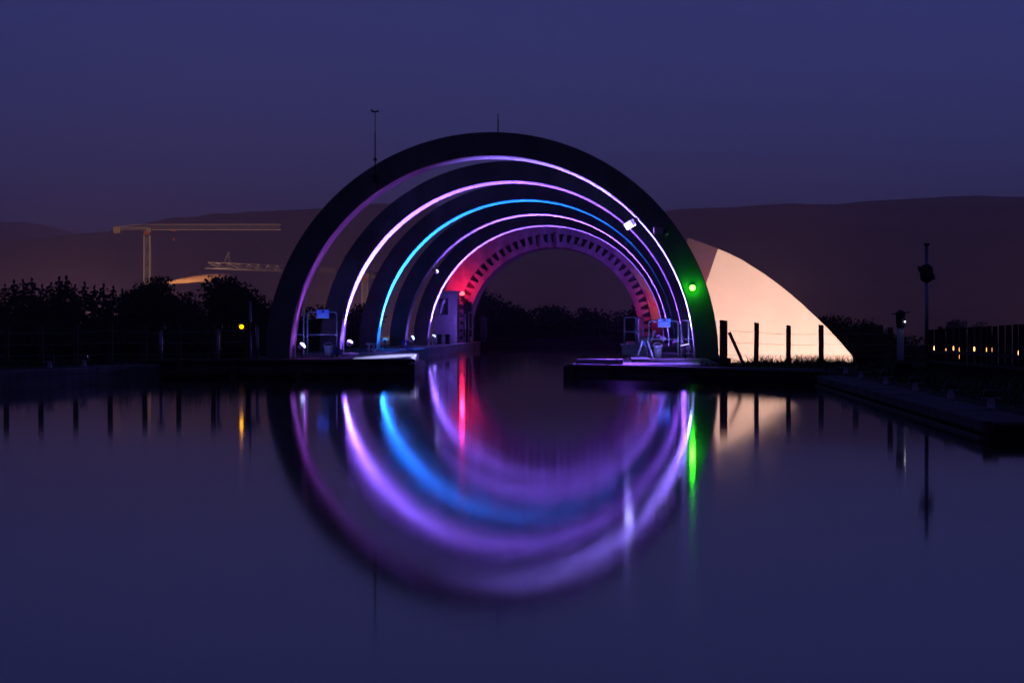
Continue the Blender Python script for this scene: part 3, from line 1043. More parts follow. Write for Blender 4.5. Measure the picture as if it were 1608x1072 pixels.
def board_fence():
    r = thing('board_fence', (6.2, 62, 0.3), 'tall dark close boarded fence on the right bank', 'fence')
    px = 1457.0
    k = 0
    GAPS.append(1455.5)
    while px < 1760:
        w = RND.choice((7.0, 7.5, 8.5, 9.0, 10.0))
        gap = RND.choice((1.3, 1.6, 2.0, 2.6))
        t = (px - 1457) / 151
        y = 62.0 - 9.0 * t
        m = y / 4800
        x0, x1 = (px - 975) * m, (px + w - 975) * m
        zt = 1.19 - (10 - 8.3 * min(t, 1.3)) * m + RND.uniform(-0.012, 0.012)
        yy = y + RND.uniform(-0.01, 0.01)
        MB().add([(x0, yy, 0.2), (x1, yy - 0.04, 0.2), (x1, yy - 0.015, 0.2), (x0, yy + 0.025, 0.2),
                  (x0, yy, zt), (x1, yy - 0.04, zt + 0.004), (x1, yy - 0.015, zt + 0.004), (x0, yy + 0.025, zt)],
                 [(3, 2, 1, 0), (4, 5, 6, 7), (0, 1, 5, 4), (1, 2, 6, 5), (2, 3, 7, 6), (3, 0, 4, 7)]).build('board', M['black_board'], r)
        GAPS.append(px + w + gap / 2)
        px += w + gap
        k += 1
    a = ((1457 - 975) * 62 / 4800, 62.05)
    b = ((1757 - 975) * 44.1 / 4800, 44.17)
    for z in (0.42, 0.62):
        MB().bar((a[0], a[1] + 0.04, z), (b[0], b[1] + 0.04, z), 0.05, 0.05).build('rail', M['black_board'], r)


board_fence()


def left_bank():
    r = thing('quay_wall', (-10.8, 60, 0), 'low dark timber edged quay along the left bank', 'quay')
    slanted_box(MB(), (-12.3, 38), (-9.9, 66.2), 0.5, -1.2, 0.2).build('wall', M['quay_stone'], r)
    n = 10
    for k in range(n):
        p = (-12.28 + 2.38 * k / n, 38 + 28.2 * k / n)
        q = (-12.28 + 2.38 * (k + 1) / n - 0.002, 38 + 28.2 * (k + 1) / n - 0.02)
        slanted_box(MB(), p, q, 0.55, 0.202, 0.31 + RND.uniform(-.006, .006)).build('coping_stone', M['quay_stone'], r, bevel=0.012)


left_bank()


# ------------------------------------------------------------------ bollards, lamps and poles on the banks
def bank_bollard(x, y, z0, label, group):
    r = thing('mooring_bollard', (x, y, z0), label, 'bollard', group)
    MB().lathe((x, y, z0), [(0.06, 0), (0.045, 0.03), (0.04, 0.10), (0.04, 0.16)], 12).build('post', M['galv'], r, smooth=True)
    MB().box(x - 0.085, x + 0.085, y - 0.06, y + 0.06, z0 + 0.162, z0 + 0.23).build('head', M['dark_metal'], r, bevel=0.012)
    MB().tube((x - 0.11, y, z0 + 0.13), (x + 0.11, y, z0 + 0.13), 0.014, n=8).build('pin', M['galv'], r)
    return r


bank_names = ['farthest of the mooring bollards along the right quay', 'second farthest mooring bollard along the right quay', 'mooring bollard on right quay level with the lantern post', 'mooring bollard on right quay just left of the tall pole',
              'second nearest mooring bollard on the right quay', 'nearest mooring bollard, at right near the quay end']
for (px, lab) in zip((1328, 1352, 1391, 1437, 1493, 1556), bank_names):
    X = 4.28
    y = X * 4800 / (px - 975)
    bank_bollard(X, y, ground_z(X, y) + 0.01, lab, 'mooring bollards on the right quay')
for (px, lab) in zip((78, 132), ('left one of two mooring bollards on left bank', 'right one of two mooring bollards on left bank')):
    y = 60.0 + (px - 78) * 0.04
    bank_bollard((px - 975) * y / 4800, y, 0.3, lab, 'mooring bollards on the left bank')


def signal_mast():
    y = 69.0
    m = y / 4800
    x = (393 - 975) * m
    zt = 1.19 + 34 * m
    r = thing('signal_mast', (x, y, 0.3), 'short steel mast with amber signal lamp on left bank', 'signal mast')
    MB().tube((x, y, 0.3), (x, y, 0.95), 0.035, n=12).tube((x, y, 0.95), (x, y, zt), 0.028, n=12).build('pole', M['galv'], r, smooth=True)
    MB().box(x - 0.17, x + 0.13, y - 0.09, y - 0.04, 0.99, 1.20).build('back_board', M['dark_metal'], r, bevel=0.01)
    MB().box(x - 0.05, x + 0.05, y - 0.04, y + 0.08, 0.96, 1.16).build('bracket', M['dark_metal'], r)
    l = MB().lathe((x - 0.185, y - 0.09, 1.105), [(0.045, 0), (0.042, 0.02), (0.025, 0.035), (0.006, 0.04)], 14, axis=(0, -1, 0)).build('lens', emit('amber_lens', (1.0, 0.36, 0.0), 9), r, smooth=True)
    MB().arc_band(x - 0.185, 1.105, 0.062, 0.07, y - 0.17, y - 0.09, 0.1, PI - 0.1, 10).build('visor', M['dark_metal'], l)
    MB().lathe((x, y, 0.3), [(0.09, 0), (0.09, 0.03), (0.045, 0.05)], 12).build('foot', M['dark_metal'], r)
    return r


signal_mast()


def thin_post(px, y, ztop, label):
    x = (px - 975) * y / 4800
    r = thing('marker_post', (x, y, 0.3), label, 'post', 'steel marker posts on the left bank')
    MB().tube((x, y, 0.28), (x, y, ztop - 0.12), 0.038, n=10).build('pole', M['galv'], r, smooth=True)
    MB().box(x - 0.09, x + 0.09, y - 0.05, y + 0.05, ztop - 0.12, ztop).build('head', M['dark_metal'], r, bevel=0.015)


thin_post(253, 68.0, 1.16, 'left one of two thin steel marker posts on left bank')
thin_post(343, 68.6, 1.16, 'right one of two thin steel marker posts, nearer the amber lamp')
thin_post(404, 73.5, 1.25, 'dark marker post just right of the amber lamp mast')


def tall_pole():
    y = 55.0
    m = y / 4800
    x = (1455 - 975) * m
    zt = 1.19 + 121 * m
    zc = 1.19 + 77 * m
    r = thing('tall_pole', (x, y, 0.3), 'tall polished steel pole with a dark loudspeaker cluster on right bank', 'pole')
    MB().tube((x, y, 0.25), (x, y, zt), 0.036, n=20).build('pole', M['steel'], r, smooth=True)
    MB().lathe((x, y, zt + 0.002), [(0.04, 0), (0.055, 0.015), (0.05, 0.04), (0.02, 0.05)], 14).build('cap', M['dark_metal'], r)
    c = MB()
    c.lathe((x, y, zc - 0.15), [(0.06, 0), (0.10, 0.03), (0.12, 0.08), (0.12, 0.24), (0.10, 0.29), (0.05, 0.32)], 16)
    c.build('loudspeaker_body', M['dark_metal'], r, smooth=True)
    for s, dz in ((-1, 0.09), (1, -0.06)):
        MB().lathe((x + s * 0.09, y - 0.02, zc + dz), [(0.03, 0), (0.045, 0.02), (0.06, 0.045), (0.062, 0.05), (0.055, 0.05), (0.03, 0.03)], 14, axis=(s, -0.25, 0.15 * s)).build('horn', M['dark_metal'], r, smooth=True)
    MB().lathe((x, y, 0.25), [(0.08, 0), (0.08, 0.03), (0.045, 0.05)], 14).build('foot', M['dark_metal'], r)


tall_pole()


def lantern_post():
    y = 54.0
    m = y / 4800
    x = (1414 - 975) * m
    r = thing('lantern_post', (x, y, 0.3), 'short white post with a dark lantern head on the right bank', 'lantern post')
    z0, z1 = 0.18, 1.19 - 7 * m
    MB().tube((x, y, z0), (x, y, z1), 0.062, n=16).build('post', M['white_metal'], r, smooth=True)
    MB().lathe((x, y, z1 + 0.002), [(0.075, 0), (0.07, 0.03), (0.085, 0.1), (0.08, 0.2), (0.095, 0.24), (0.05, 0.29), (0.015, 0.31)], 14).build('lantern_head', M['dark_metal'], r, smooth=True)
    MB().bar((x - 0.16, y, z1 + 0.23), (x + 0.16, y, z1 + 0.27), 0.02).build('vane', M['dark_metal'], r)
    MB().lathe((x + 0.07, y - 0.07, z1 + 0.1), [(0.012, 0), (0.012, 0.012)], 8, axis=(0.6, -1, 0)).build('indicator', emit('indicator', (0.8, 0.85, 1.0), 6), r)
    q = thing('litter_bin', (x + 0.02, y - 0.3, 0.25), 'dark litter bin at the foot of the lantern post', 'bin')
    MB().lathe((x + 0.02, y - 0.3, 0.2), [(0.13, 0), (0.15, 0.04), (0.165, 0.26), (0.175, 0.27), (0.175, 0.3), (0.13, 0.3), (0.12, 0.1)], 16).build('tub', M['dark_metal'], q, smooth=True)
    MB().tube((x - 0.19, y - 0.28, 0.52), (x + 0.23, y - 0.28, 0.52), 0.012, n=8).build('rim_bar', M['dark_metal'], q)
    p = thing('timber_post', (x - 0.13, y + 0.3, 0.3), 'dark timber post directly left of the lantern post', 'post')
    MB().box(x - 0.2, x - 0.11, y + 0.26, y + 0.35, 0.25, 1.09).build('post', M['timber'], p, bevel=0.01)
    MB().box(x - 0.205, x - 0.105, y + 0.255, y + 0.355, 1.092, 1.11).build('cap', M['dark_metal'], p)


lantern_post()


# ------------------------------------------------------------------ town lamps, cranes, works, smoke
def street_lamp(px, py, y, power, k, strength, label, col=(1.0, 0.5, 0.16), r=0.46):
    m = y / 4800
    x, z = (px - 975) * m, 1.19 + (507 - py) * m
    zg = ground_z(x, y)
    t = thing('street_lamp', (x, y, zg), label, 'street lamp', 'town street lamps beyond the board fence')
    MB().tube((x, y + 0.8, zg), (x, y + 0.8, z + 0.3), 0.09, 0.06, n=8).bar((x, y + 0.8, z + 0.28), (x, y - 0.1, z + 0.36), 0.08).build('pole', M['dark_metal'], t)
    MB().lathe((x, y, z), [(0.05, -r * .9), (r * .8, -r * .6), (r, 0), (r * .8, r * .6), (0.06, r * .95)], 12).build('globe', emit('street_globe', col, strength * 0.16), t, smooth=True)
    MB().lathe((x, y, z + r * 0.97), [(r * .5, 0), (r * .9, 0.05), (r * .3, 0.12)], 12).build('hood', M['dark_metal'], t)
    if power:
        add_point(t, (x, y - 0.5, z - 0.35), col, power, 0.3)


lamps = [(1458, 540.5, 30), (1471, 547, 60), (1488, 550.5, 14), (1496, 547, 45), (1505, 549, 22), (1504, 560, 22), (1530, 548, 50), (1548, 549, 40), (1558, 549, 8), (1599, 554, 50)]
lamp_lab = ['small street lamp seen beside the tall pole', 'bright street lamp, leftmost behind the board fence', 'faint street lamp between two bright ones behind the fence', 'bright street lamp above the low orange one', 'street lamp directly right above the low orange one',
            'lowest, most orange street lamp behind the fence', 'bright street lamp in the middle of the board fence', 'street lamp fourth brightest, right of the fence middle', 'faintest street lamp behind the board fence', 'bright street lamp at right edge of the board fence']
for k, ((px, py, st), lab) in enumerate(zip(lamps, lamp_lab)):
    if k:
        px = min(GAPS, key=lambda g: abs(g - px))
    street_lamp(px, py, 640 + 12 * (k % 3), 0, k, st, lab, col=(1.0, 0.32, 0.05) if k == 5 else (1.0, 0.36, 0.08))


def lattice(b, p, q, w, bays, r, up=(0, 0, 1), tri=False):
    """lattice girder from p to q; square section of side w (or triangular)"""
    p, q = Vector(p), Vector(q)
    t = (q - p).normalized()
    u = Vector(up)
    u = (u - t * u.dot(t)).normalized()
    s = t.cross(u)
    cor = [s * w / 2 - u * w / 2, -s * w / 2 - u * w / 2] + ([u * w / 2] if tri else [-s * w / 2 + u * w / 2, s * w / 2 + u * w / 2])
    n = len(cor)
    for c in cor:
        b.bar(p + c, q + c, r)
    for k in range(bays):
        a, e = p + (q - p) * k / bays, p + (q - p) * (k + 1) / bays
        for i in range(n):
            j = (i + 1) % n
            if k % 2:
                i, j = j, i
            b.bar(a + cor[i], e + cor[j], r * 0.6)
            b.bar(a + cor[i], a + cor[j], r * 0.5)


def tower_crane(name_label, mast, zb, zj, jib_end, counter_end, w, lab_cat='crane', hook=0.2):
    mx, my = mast
    r = thing('tower_crane', (mx, my, zb), name_label, 'crane', 'tower cranes')
    b = MB()
    lattice(b, (mx, my, zb), (mx, my, zj - 3.2), w, 16, 0.26, up=(0, 1, 0))
    b.build('mast', M['crane_paint'], r)
    MB().box(mx - w * .5, mx + w * .5, my - w * .5, my + w * .5, zj - 3.1, zj - 1.4).build('slewing_ring', M['crane_red'], r)
    J, Cn = Vector((*jib_end, zj)), Vector((*counter_end, zj))
    O = Vector((mx, my, zj))
    d = (J - O).normalized()
    b = MB()
    lattice(b, O, J, 2.1, 17, 0.17, tri=True)
    b.build('jib', M['crane_paint'], r)
    b = MB()
    lattice(b, O - Vector((0, 0, .5)), Cn - Vector((0, 0, .5)), 0.9, 6, 0.16)
    b.bar(O + Vector((0, 0, 1.2)), Cn + Vector((0, 0, .2)), 0.16)
    b.build('counter_jib', M['crane_paint'], r)
    MB().obox(Cn - Vector((0, 0, 1.1)) + d * 1.2, d * 1.4, d.cross(Vector((0, 0, 1))) * 0.8, (0, 0, 1.3)).build('counterweight', M['ballast'], r)
    MB().obox(O + Vector((1.0, -1.3, -1.2)), (0.8, 0, 0), (0, 0.7, 0), (0, 0, 1.0)).build('cab', M['ballast'], r)
    h = O + (J - O) * hook
    tr = MB().box(h.x - .9, h.x + .9, h.y - .6, h.y + .6, zj - 1.6, zj - 1.1).build('trolley', M['crane_red'], r)
    MB().tube((h.x, h.y, zj - 1.6), (h.x, h.y, zj - 4.5), 0.06, n=5).obox((h.x, h.y, zj - 4.9), (0.35, 0, 0), (0, 0.25, 0), (0, 0, 0.4)).build('hook_block', M['crane_red'], tr)
    return r


tower_crane('tall pale tower crane with long level jib on the left', (-186, 1200), -8, 38.8, (-133.5, 1200), (-199, 1200), 2.3)
c2 = tower_crane('lower tower crane, its jib passing behind the nearest arch', (-100.5, 1200), -8, 21.2, (-143.5, 1062), (-97, 1212), 2.2, hook=0.06)
b = MB()
for s in (-1.1, 1.1):
    b.bar((-139 + s, 1078, 22.2), (-138.6, 1080, 26.2), 0.09)
b.build('a_frame', M['crane_paint'], c2)


def works():
    r = thing('works_building', (-200, 1450, -8), 'pale lit works tower glimpsed between the dark trees', 'building')
    x = (321 - 975) * 1450 / 4800
    MB().box(x - 1.3, x + 1.3, 1450, 1453, -8, 14).build('tower', M['render_wall'], r)
    MB().box(x - 1.5, x + 1.5, 1449.8, 1453.2, 14.002, 14.5).build('parapet', M['render_wall'], r)
    MB().box(x - 16, x - 1.32, 1450, 1462, -8, 5).build('hall', M['render_wall'], r)
    MB().prism_y([(x - 16.4, 5.002), (x - 1.35, 5.002), (x - 8.5, 8)], 1449.7, 1462.3).build('roof', M['slate'], r)
    for k in range(3):
        MB().box(x - 0.35, x + 0.35, 1449.93, 1449.995, 3.5 + 3 * k, 5.3 + 3 * k).build('window', M['glass'], r)
    # works floodlight mast
    for (px, y, z, p, lab, tgt) in ((205, 1060, 3.0, 1.6e5, 'works floodlight mast hidden behind the trees at left', (-165, 1200, 36)),
                                    (385, 1030, 0.0, 1.1e5, 'works floodlight mast hidden behind the trees near the amber lamp', (-116, 1140, 22))):
        xx = (px - 975) * y / 4800
        t = thing('works_floodlight', (xx, y, -11), lab, 'floodlight', 'works floodlights')
        MB().tube((xx, y, -11), (xx, y, z), 0.14, 0.09, n=8).build('mast', M['galv'], t)
        MB().box(xx - .5, xx + .5, y - .2, y + .2, z + 0.002, z + .4).build('lamp_head', M['dark_metal'], t)
        MB().box(xx - .45, xx + .45, y + .205, y + .23, z + .05, z + .35).build('lens', emit('works_lens', (1.0, 0.6, 0.3), 8), t)
        add_spot(t, (xx, y + 0.5, z + 0.2), tgt, (1.0, 0.62, 0.46), p, 95, 0.8, 0.3)


works()


def smoke():
    y = 1500.0
    m = y / 4800
    sx, sz = (256 - 975) * m, 1.19 + (507 - 446) * m
    b = MB()
    n, seg = 18, 22
    vs, fs = [], []
    rr = random.Random(3)
    for k in range(seg + 1):
        t = k / seg
        cx = sx + 36 * t
        cz = sz + 4.3 * (t ** 0.75)
        rad = 0.25 + 3.4 * (t ** 0.6) * (1 - 0.55 * max(0, t - 0.55) / 0.45)
        for i in range(n):
            a = 2 * PI * i / n
            q = rad * (1 + 0.12 * math.sin(3 * a + 7 * t) + 0.05 * rr.uniform(-1, 1))
            vs.append((cx, y + q * math.cos(a), cz + 0.72 * q * math.sin(a)))
    for k in range(seg):
        for i in range(n):
            j = (i + 1) % n
            fs.append((k * n + i, k * n + j, (k + 1) * n + j, (k + 1) * n + i))
    fs += [tuple(range(n - 1, -1, -1)), tuple(seg * n + i for i in range(n))]
    b.add(vs, fs)
    m_ = bpy.data.materials.new('smoke')
    m_.use_nodes = True
    nt = m_.node_tree
    nt.nodes.clear()
    o = nt.nodes.new('ShaderNodeOutputMaterial')
    v = nt.nodes.new('ShaderNodeVolumePrincipled')
    v.inputs['Color'].default_value = (0.95, 0.9, 0.85, 1)
    v.inputs['Anisotropy'].default_value = 0.3
    tc = nt.nodes.new('ShaderNodeTexCoord')
    sp = nt.nodes.new('ShaderNodeSeparateXYZ')
    nt.links.new(tc.outputs['Object'], sp.inputs[0])
    mr = nt.nodes.new('ShaderNodeMapRange')
    mr.inputs['From Min'].default_value = 0
    mr.inputs['From Max'].default_value = 34
    mr.inputs['To Min'].default_value = 0.20
    mr.inputs['To Max'].default_value = 0.0
    nt.links.new(sp.outputs['X'], mr.inputs['Value'])
    nt.links.new(mr.outputs['Result'], v.inputs['Density'])
    nt.links.new(v.outputs[0], o.inputs['Volume'])
    ob = b.build('smoke_plume', m_, smooth=True, at=(sx, y, sz))
    tag(ob, 'orange lit smoke plume drifting right above the dark trees', 'smoke', kind='stuff')
    st = thing('chimney', (sx, y, -8), 'low works chimney hidden by trees, under the orange smoke', 'chimney')
    MB().tube((sx - .1, y, -8), (sx - .1, y, sz - 0.3), 0.7, 0.5, n=14).build('shaft', M['render_wall'], st)
    MB().lathe((sx - .1, y, sz - 0.298), [(0.62, 0), (0.62, 0.2), (0.4, 0.2)], 14).build('rim', M['slate'], st)
    xx = sx + 1
    t = thing('works_floodlight', (xx, y - 14, -8), 'works floodlight shining up into the smoke plume', 'floodlight', 'works floodlights')
    MB().tube((xx, y - 14, -8), (xx, y - 14, 3), 0.14, 0.09, n=8).build('mast', M['galv'], t)
    MB().box(xx - .4, xx + .4, y - 14.2, y - 13.8, 3.002, 3.3).build('lamp_head', M['dark_metal'], t)
    add_spot(t, (xx, y - 14, 3.6), (sx + 8, y, sz + 2.5), (1.0, 0.36, 0.1), 4e5, 100, 0.9, 0.3)


smoke()

# ------------------------------------------------------------------ added town glow: unseen lamps behind trees and fence, warming haze and hills
def added_glow_mast(px, y, power, label):
    x = (px - 975) * y / 4800
    zg = ground_z(x, y)
    z = zg + 7
    t = thing('added_glow_mast', (x, y, zg), label, 'light mast', 'added town glow masts')
    MB().tube((x, y, zg), (x, y, z), 0.2, 0.1, n=8).build('mast', M['galv'], t)
    MB().lathe((x, y, z + 0.8), [(0.9, 0), (0.9, 0.15), (0.2, 0.3)], 12).build('crown', M['dark_metal'], t)
    MB().lathe((x, y, z + 0.1), [(0.3, 0), (0.6, 0.2), (0.5, 0.6)], 12).build('lens', emit('added_glow_lens', (1.0, 0.5, 0.2), 10), t)
    add_point(t, (x, y, z - 0.6), (1.0, 0.47, 0.42), power, 0.6)


for (px, y, lab) in ((40, 1900, 'added glow mast, unseen behind the leftmost conifers'), (150, 2100, 'added glow mast, unseen behind the right end of the conifer row'), (560, 1900, 'added glow mast, unseen behind the second arch'), (1180, 2000, 'added glow mast, unseen behind the pale wing'), (1730, 2400, 'added glow mast, unseen beyond the right end of the fence')):
    added_glow_mast(px, y, 1.8e5, lab)

# ------------------------------------------------------------------ trees
def leaf_quad(vs, fs, c, s, rr):
    d = Vector((rr.gauss(0, 1), rr.gauss(0, 1), rr.gauss(0, 1))).normalized()
    e = d.orthogonal().normalized() * s
    e.rotate(Quaternion(d, rr.uniform(0, 6.28)))
    f = d.cross(e).normalized() * s * 0.6
    n = len(vs)
    vs += [tuple(c - e), tuple(c + f * 0.8), tuple(c + e), tuple(c - f)]
    fs.append((n, n + 1, n + 2, n + 3))


def broadleaf_mesh(seed, H, R):
    rr = random.Random(seed)
    vs, fs = [], []
    lobes = []
    for k in range(24):
        a = rr.uniform(0, 6.28)
        h = rr.uniform(0.38, 0.9)
        rad = R * (0.75 if h < 0.7 else 0.5) * rr.uniform(0.2, 1)
        lobes.append((Vector((rad * math.cos(a), rad * math.sin(a), H * h)), R * rr.uniform(0.26, 0.5)))
    lobes.append((Vector((0, 0, H * 0.86)), R * 0.45))
    per = 340
    for c, r in lobes:
        for _ in range(per):
            d = Vector((rr.gauss(0, 1), rr.gauss(0, 1), rr.gauss(0, 1))).normalized()
            leaf_quad(vs, fs, c + d * r * (rr.random() ** 0.35) * rr.uniform(0.8, 1.1), rr.uniform(0.15, 0.34), rr)
    crown = bpy.data.meshes.new('crown')
    crown.from_pydata(vs, [], fs)
    b = MB()
    b.tube((0, 0, -0.5), (0.1, 0, H * 0.35), 0.38, 0.26, n=10)
    b.tube((0.1, 0, H * 0.35), (0, 0.1, H * 0.8), 0.26, 0.08, n=8)
    for k in range(9):
        c = lobes[k][0]
        b.tube((0.05, 0.03, H * rr.uniform(0.3, 0.5)), c, 0.12, 0.04, n=6)
    return crown, b.mesh('trunk')


def conifer_mesh(seed, H, R):
    rr = random.Random(seed)
    vs, fs = [], []
    tiers = 40
    b = MB()
    b.tube((0, 0, -0.5), (0, 0, H * 0.98), 0.26, 0.03, n=8)
    for k in range(tiers):
        t = k / (tiers - 1)
        z = H * (0.10 + 0.88 * t)
        L = R * (1 - t) ** 0.6 * rr.uniform(0.8, 1.15) + 0.06
        nb = max(5, int(12 * (1 - t * 0.5)))
        for i in range(nb):
            a = rr.uniform(0, 6.28)
            l = L * rr.uniform(0.55, 1.1)
            tip = Vector((l * math.cos(a), l * math.sin(a), z - l * 0.35 + rr.uniform(-.1, .1)))
            o = Vector((0, 0, z))
            if l > 0.8:
                b.tube(o, tip, 0.03, 0.01, n=4, caps=False)
            for q in range(int(6 + 14 * l)):
                u = rr.random() ** 0.7
                w = 0.05 + 0.16 * (1 - t)
                p = o.lerp(tip, u) + Vector((rr.uniform(-w, w), rr.uniform(-w, w), rr.uniform(-.22, .04)))
                leaf_quad(vs, fs, p, rr.uniform(0.08, 0.17) + 0.2 * (1 - t), rr)
    crown = bpy.data.meshes.new('crown')
    crown.from_pydata(vs, [], fs)
    return crown, b.mesh('trunk')


TREE_M = {'broad': [broadleaf_mesh(11 + k, 16, 4.6) for k in range(3)], 'con': [conifer_mesh(31 + k, 16, 4.0) for k in range(3)]}


def tree(kind, k, px, py, y, label, group, width=1.0):
    m = y / 4800
    x, zt = (px - 975) * m, 1.19 + (507 - py) * m
    zg = ground_z(x, y)
    cr, tk = TREE_M[kind][k % 3]
    r = thing('conifer_tree' if kind == 'con' else 'broadleaf_tree', (x, y, zg), label, 'tree', group)
    for nm, me, mm in (('crown', cr, M['needle'] if kind == 'con' else M['leaf']), ('trunk', tk, M['bark'])):
        o = bpy.data.objects.new(nm, me)
        COL.objects.link(o)
        if not me.materials:
            me.materials.append(mm)
        o.parent = r
    s = (zt - zg) / (16 * 0.97)
    r.scale = (s * width, s * width, s)
    r.rotation_euler = (0, 0, RND.uniform(0, 6.28))
    return r


ORD = ['leftmost', 'second', 'third', 'fourth', 'fifth', 'sixth', 'seventh', 'eighth', 'ninth', 'tenth', 'eleventh', 'twelfth', 'thirteenth', 'fourteenth', 'fifteenth']
CON = [(-14, 447), (8, 449), (22, 443), (36, 441), (50, 440), (66, 450), (80, 446), (93, 438), (104, 437), (118, 449), (133, 446), (148, 452), (163, 448), (178, 452), (192, 457)]
for k, (px, py) in enumerate(CON):
    tree('con', k, px, py, 290 + 23 * ((k * 7) % 4), ORD[k] + ' conifer from the left in the dark jagged row at left', 'dark conifers at left')
BRO = [(228, 442, 'rounded dark tree directly below the tall crane mast', 0.75), (264, 464, 'dark tree right under the start of the orange smoke', 0.9), (296, 460, 'broad dark tree below the orange smoke', 0.9),
       (368, 442, 'large rounded dark tree left of the nearest arch', 1.05), (345, 458, 'small dark tree right of the pale works tower', 0.7), (402, 462, 'dark tree touching left leg of the nearest arch', 0.8), (205, 462, 'low dark tree between conifers and crane mast', 0.8)]
for k, (px, py, lab, w) in enumerate(BRO):
    tree('broad', k, px, py, 300 + 18 * (k % 3), lab, 'dark broadleaf trees at left', w)
MID = [(440, 478, 'dark tree behind left leg of the nearest arch'), (500, 480, 'dark tree seen through the nearest arch at left gate'), (560, 484, 'dark tree seen between the second and cyan arches')]
for k, (px, py, lab) in enumerate(MID):
    tree('broad', k + 1, px, py, 255, lab, 'dark trees behind left arch feet', 0.9)
ARC = [(768, 459, 'tall rounded tree framed by toothed ring, at its left', 0.75), (803, 480, 'tree framed by the ring, second from its left', 0.9), (845, 485, 'tree framed by the ring, left of its middle', 0.9), (885, 487, 'tree framed by the ring, at its middle', 0.9),
       (925, 489, 'tree framed by the ring, right of its middle', 0.9), (962, 489, 'tree framed by the ring, near its right side', 0.9), (995, 486, 'tree at the right foot of the toothed ring', 0.9)]
for k, (px, py, lab, w) in enumerate(ARC):
    tree('broad', k, px, py, 235 + 14 * (k % 2), lab, 'trees framed by the toothed ring', w)
RGT = [(1322, 496, 'dark tree behind the tip of the pale wing', 0.8), (1288, 502, 'dark tree half hidden behind the pale wing', 0.9), (1362, 505, 'dark tree just right of the pale wing tip', 0.9), (1432, 528, 'low dark bush like tree between lantern post and tall pole', 1.1), (1395, 520, 'low dark tree left of the lantern post', 1.0),
       (1500, 503, 'distant tree rising above the board fence', 1.0), (1540, 506, 'distant tree above the middle of the board fence', 1.0)]
for k, (px, py, lab, w) in enumerate(RGT):
    tree('broad', k + 2, px, py, 255 + 20 * (k % 2) + (500 if px > 1480 else 0), lab, 'dark trees on the right', w)


# ------------------------------------------------------------------ shrubs and grass
def shrub(px, py, y, w, seed, label):
    rr = random.Random(seed)
    m = y / 4800
    x, zt = (px - 975) * m, 1.19 + (507 - py) * m
    r = thing('shrub', (x, y, 0.3), label, 'shrub', 'dark shrubs on the left bank')
    vs, fs = [], []
    h = zt - 0.3
    for _ in range(1300):
        a = rr.uniform(0, 6.28)
        u = rr.random() ** 0.5
        zz = rr.random()
        wob = 1 + 0.25 * math.sin(3 * a + seed)
        p = Vector((math.cos(a) * u * w / 2 * wob * math.sqrt(1 - zz * zz * 0.85), math.sin(a) * u * w / 2.5 * wob, zz * h * (0.8 + 0.2 * math.sin(5 * a + seed))))
        leaf_quad(vs, fs, p, rr.uniform(0.018, 0.045), rr)
    me = bpy.data.meshes.new('foliage')
    me.from_pydata(vs, [], fs)
    me.materials.append(M['leaf'])
    o = bpy.data.objects.new('foliage', me)
    COL.objects.link(o)
    o.parent = r
    b = MB()
    for k in range(7):
        a = rr.uniform(0, 6.28)
        b.tube((x, y, 0.25), (x + math.cos(a) * w * .3, y + math.sin(a) * w * .25, 0.3 + h * rr.uniform(.5, .8)), 0.016, 0.005, n=5)
    b.build('stem', M['bark'], r)


for k, (px, py, w, lab) in enumerate(((40, 532, 1.3, 'dark shrub at the far left edge of the bank'), (110, 540, 1.2, 'dark shrub behind the two left bank bollards'), (190, 534, 1.5, 'dark shrub on left bank below the conifers'), (300, 532, 1.5, 'dark shrub between the two thin marker posts'), (365, 540, 0.9, 'small dark shrub just left of the amber lamp mast'))):
    shrub(px, py, 71.0 + k * 0.5, w, 50 + k, lab)


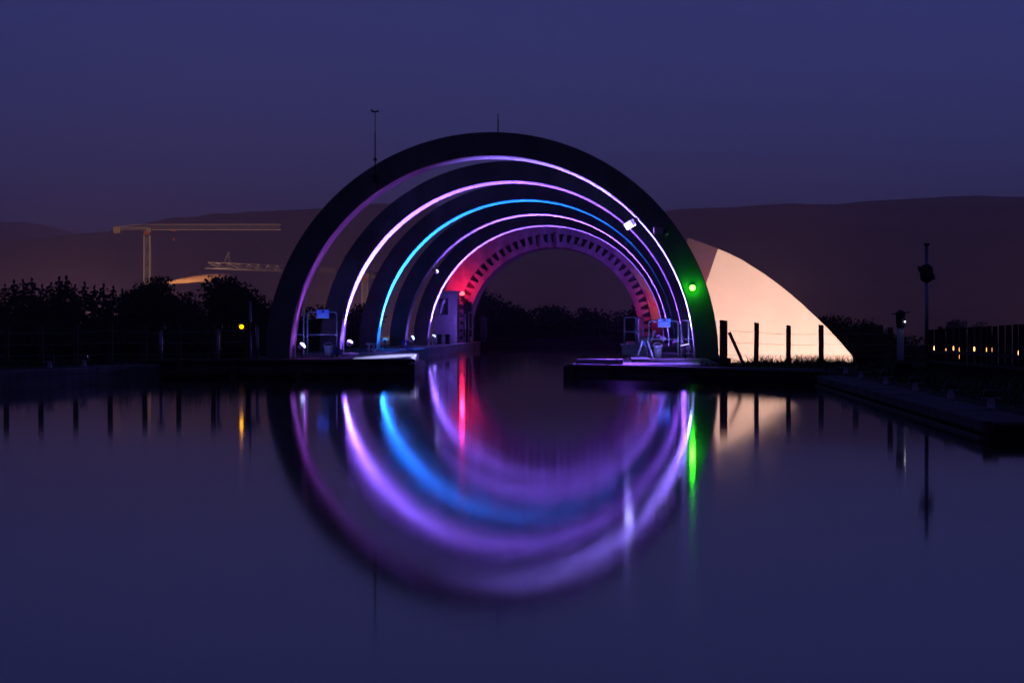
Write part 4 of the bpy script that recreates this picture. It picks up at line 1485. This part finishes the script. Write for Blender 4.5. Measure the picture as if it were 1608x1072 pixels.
def grass():
    rr = random.Random(5)
    vs, fs = [], []

    def blade(x, y, z, h, lean, wd):
        a = rr.uniform(0, 6.28)
        dx, dy = math.cos(a) * wd, math.sin(a) * wd
        b = rr.uniform(0, 6.28)
        lx, ly = math.cos(b) * lean * h, math.sin(b) * lean * h
        n = len(vs)
        vs.extend([(x - dx, y - dy, z - 0.03), (x + dx, y + dy, z - 0.03), (x + dx * .7 + lx * .4, y + dy * .7 + ly * .4, z + h * .6), (x - dx * .7 + lx * .4, y - dy * .7 + ly * .4, z + h * .6), (x + lx, y + ly, z + h)])
        fs.extend([(n, n + 1, n + 2, n + 3), (n + 3, n + 2, n + 4)])

    for _ in range(15000):                      # right bank
        y = rr.uniform(34, 72)
        x = lerp(XR, y) + 0.75 + abs(rr.gauss(0, 1.0)) * 2.6
        if y > 66 and x < 2.6:
            continue
        near = math.sin(x * 3.1) * math.sin(y * 1.7 + x)
        blade(x, y, ground_z(x, y), rr.uniform(0.03, 0.09) * (1 + 0.6 * max(0, near)), rr.uniform(0.2, 0.9), rr.uniform(0.004, 0.008))
    for p in fp + [(1.75, 64.9, 0, 0, 0), (3.2, 65.8, 0, 0, 0), (3.95, 66.2, 0, 0, 0), (4.05, 66.4, 0, 0, 0), (4.7, 66.8, 0, 0, 0)]:      # tufts at the posts
        for _ in range(130):
            x, y = p[0] + rr.gauss(0.05, 0.13), p[1] - 0.15 + rr.gauss(0, 0.12)
            blade(x, y, ground_z(x, y), rr.uniform(0.08, 0.26), rr.uniform(0.2, 1.2), rr.uniform(0.004, 0.008))
    for _ in range(9000):                       # left bank
        y = rr.uniform(45, 78)
        x = lerp(XL, min(y, 69)) - 0.7 - abs(rr.gauss(0, 1.0)) * 2.4
        if y > 72 and x > -9.6:
            continue
        blade(x, y, ground_z(x, y), rr.uniform(0.04, 0.13), rr.uniform(0.2, 0.9), rr.uniform(0.004, 0.009))
    me = bpy.data.meshes.new('grass')
    me.from_pydata(vs, [], fs)
    me.materials.append(M['blade'])
    o = bpy.data.objects.new('grass', me)
    COL.objects.link(o)
    tag(o, 'rough grass growing along both banks', 'grass', kind='stuff')


grass()

# ------------------------------------------------------------------ haze
def haze(density):
    m = bpy.data.materials.new('haze')
    m.use_nodes = True
    nt = m.node_tree
    nt.nodes.clear()
    o = nt.nodes.new('ShaderNodeOutputMaterial')
    v = nt.nodes.new('ShaderNodeVolumePrincipled')
    v.inputs['Color'].default_value = (0.97, 0.80, 0.88, 1)
    v.inputs['Density'].default_value = density
    v.inputs['Anisotropy'].default_value = 0.65
    nt.links.new(v.outputs[0], o.inputs['Volume'])
    ob = MB().box(-14000, 14000, -300, 15500, -40, 430).build('haze', m)
    tag(ob, 'thin violet evening haze filling the valley', 'haze', kind='stuff')


haze(1.8e-4)
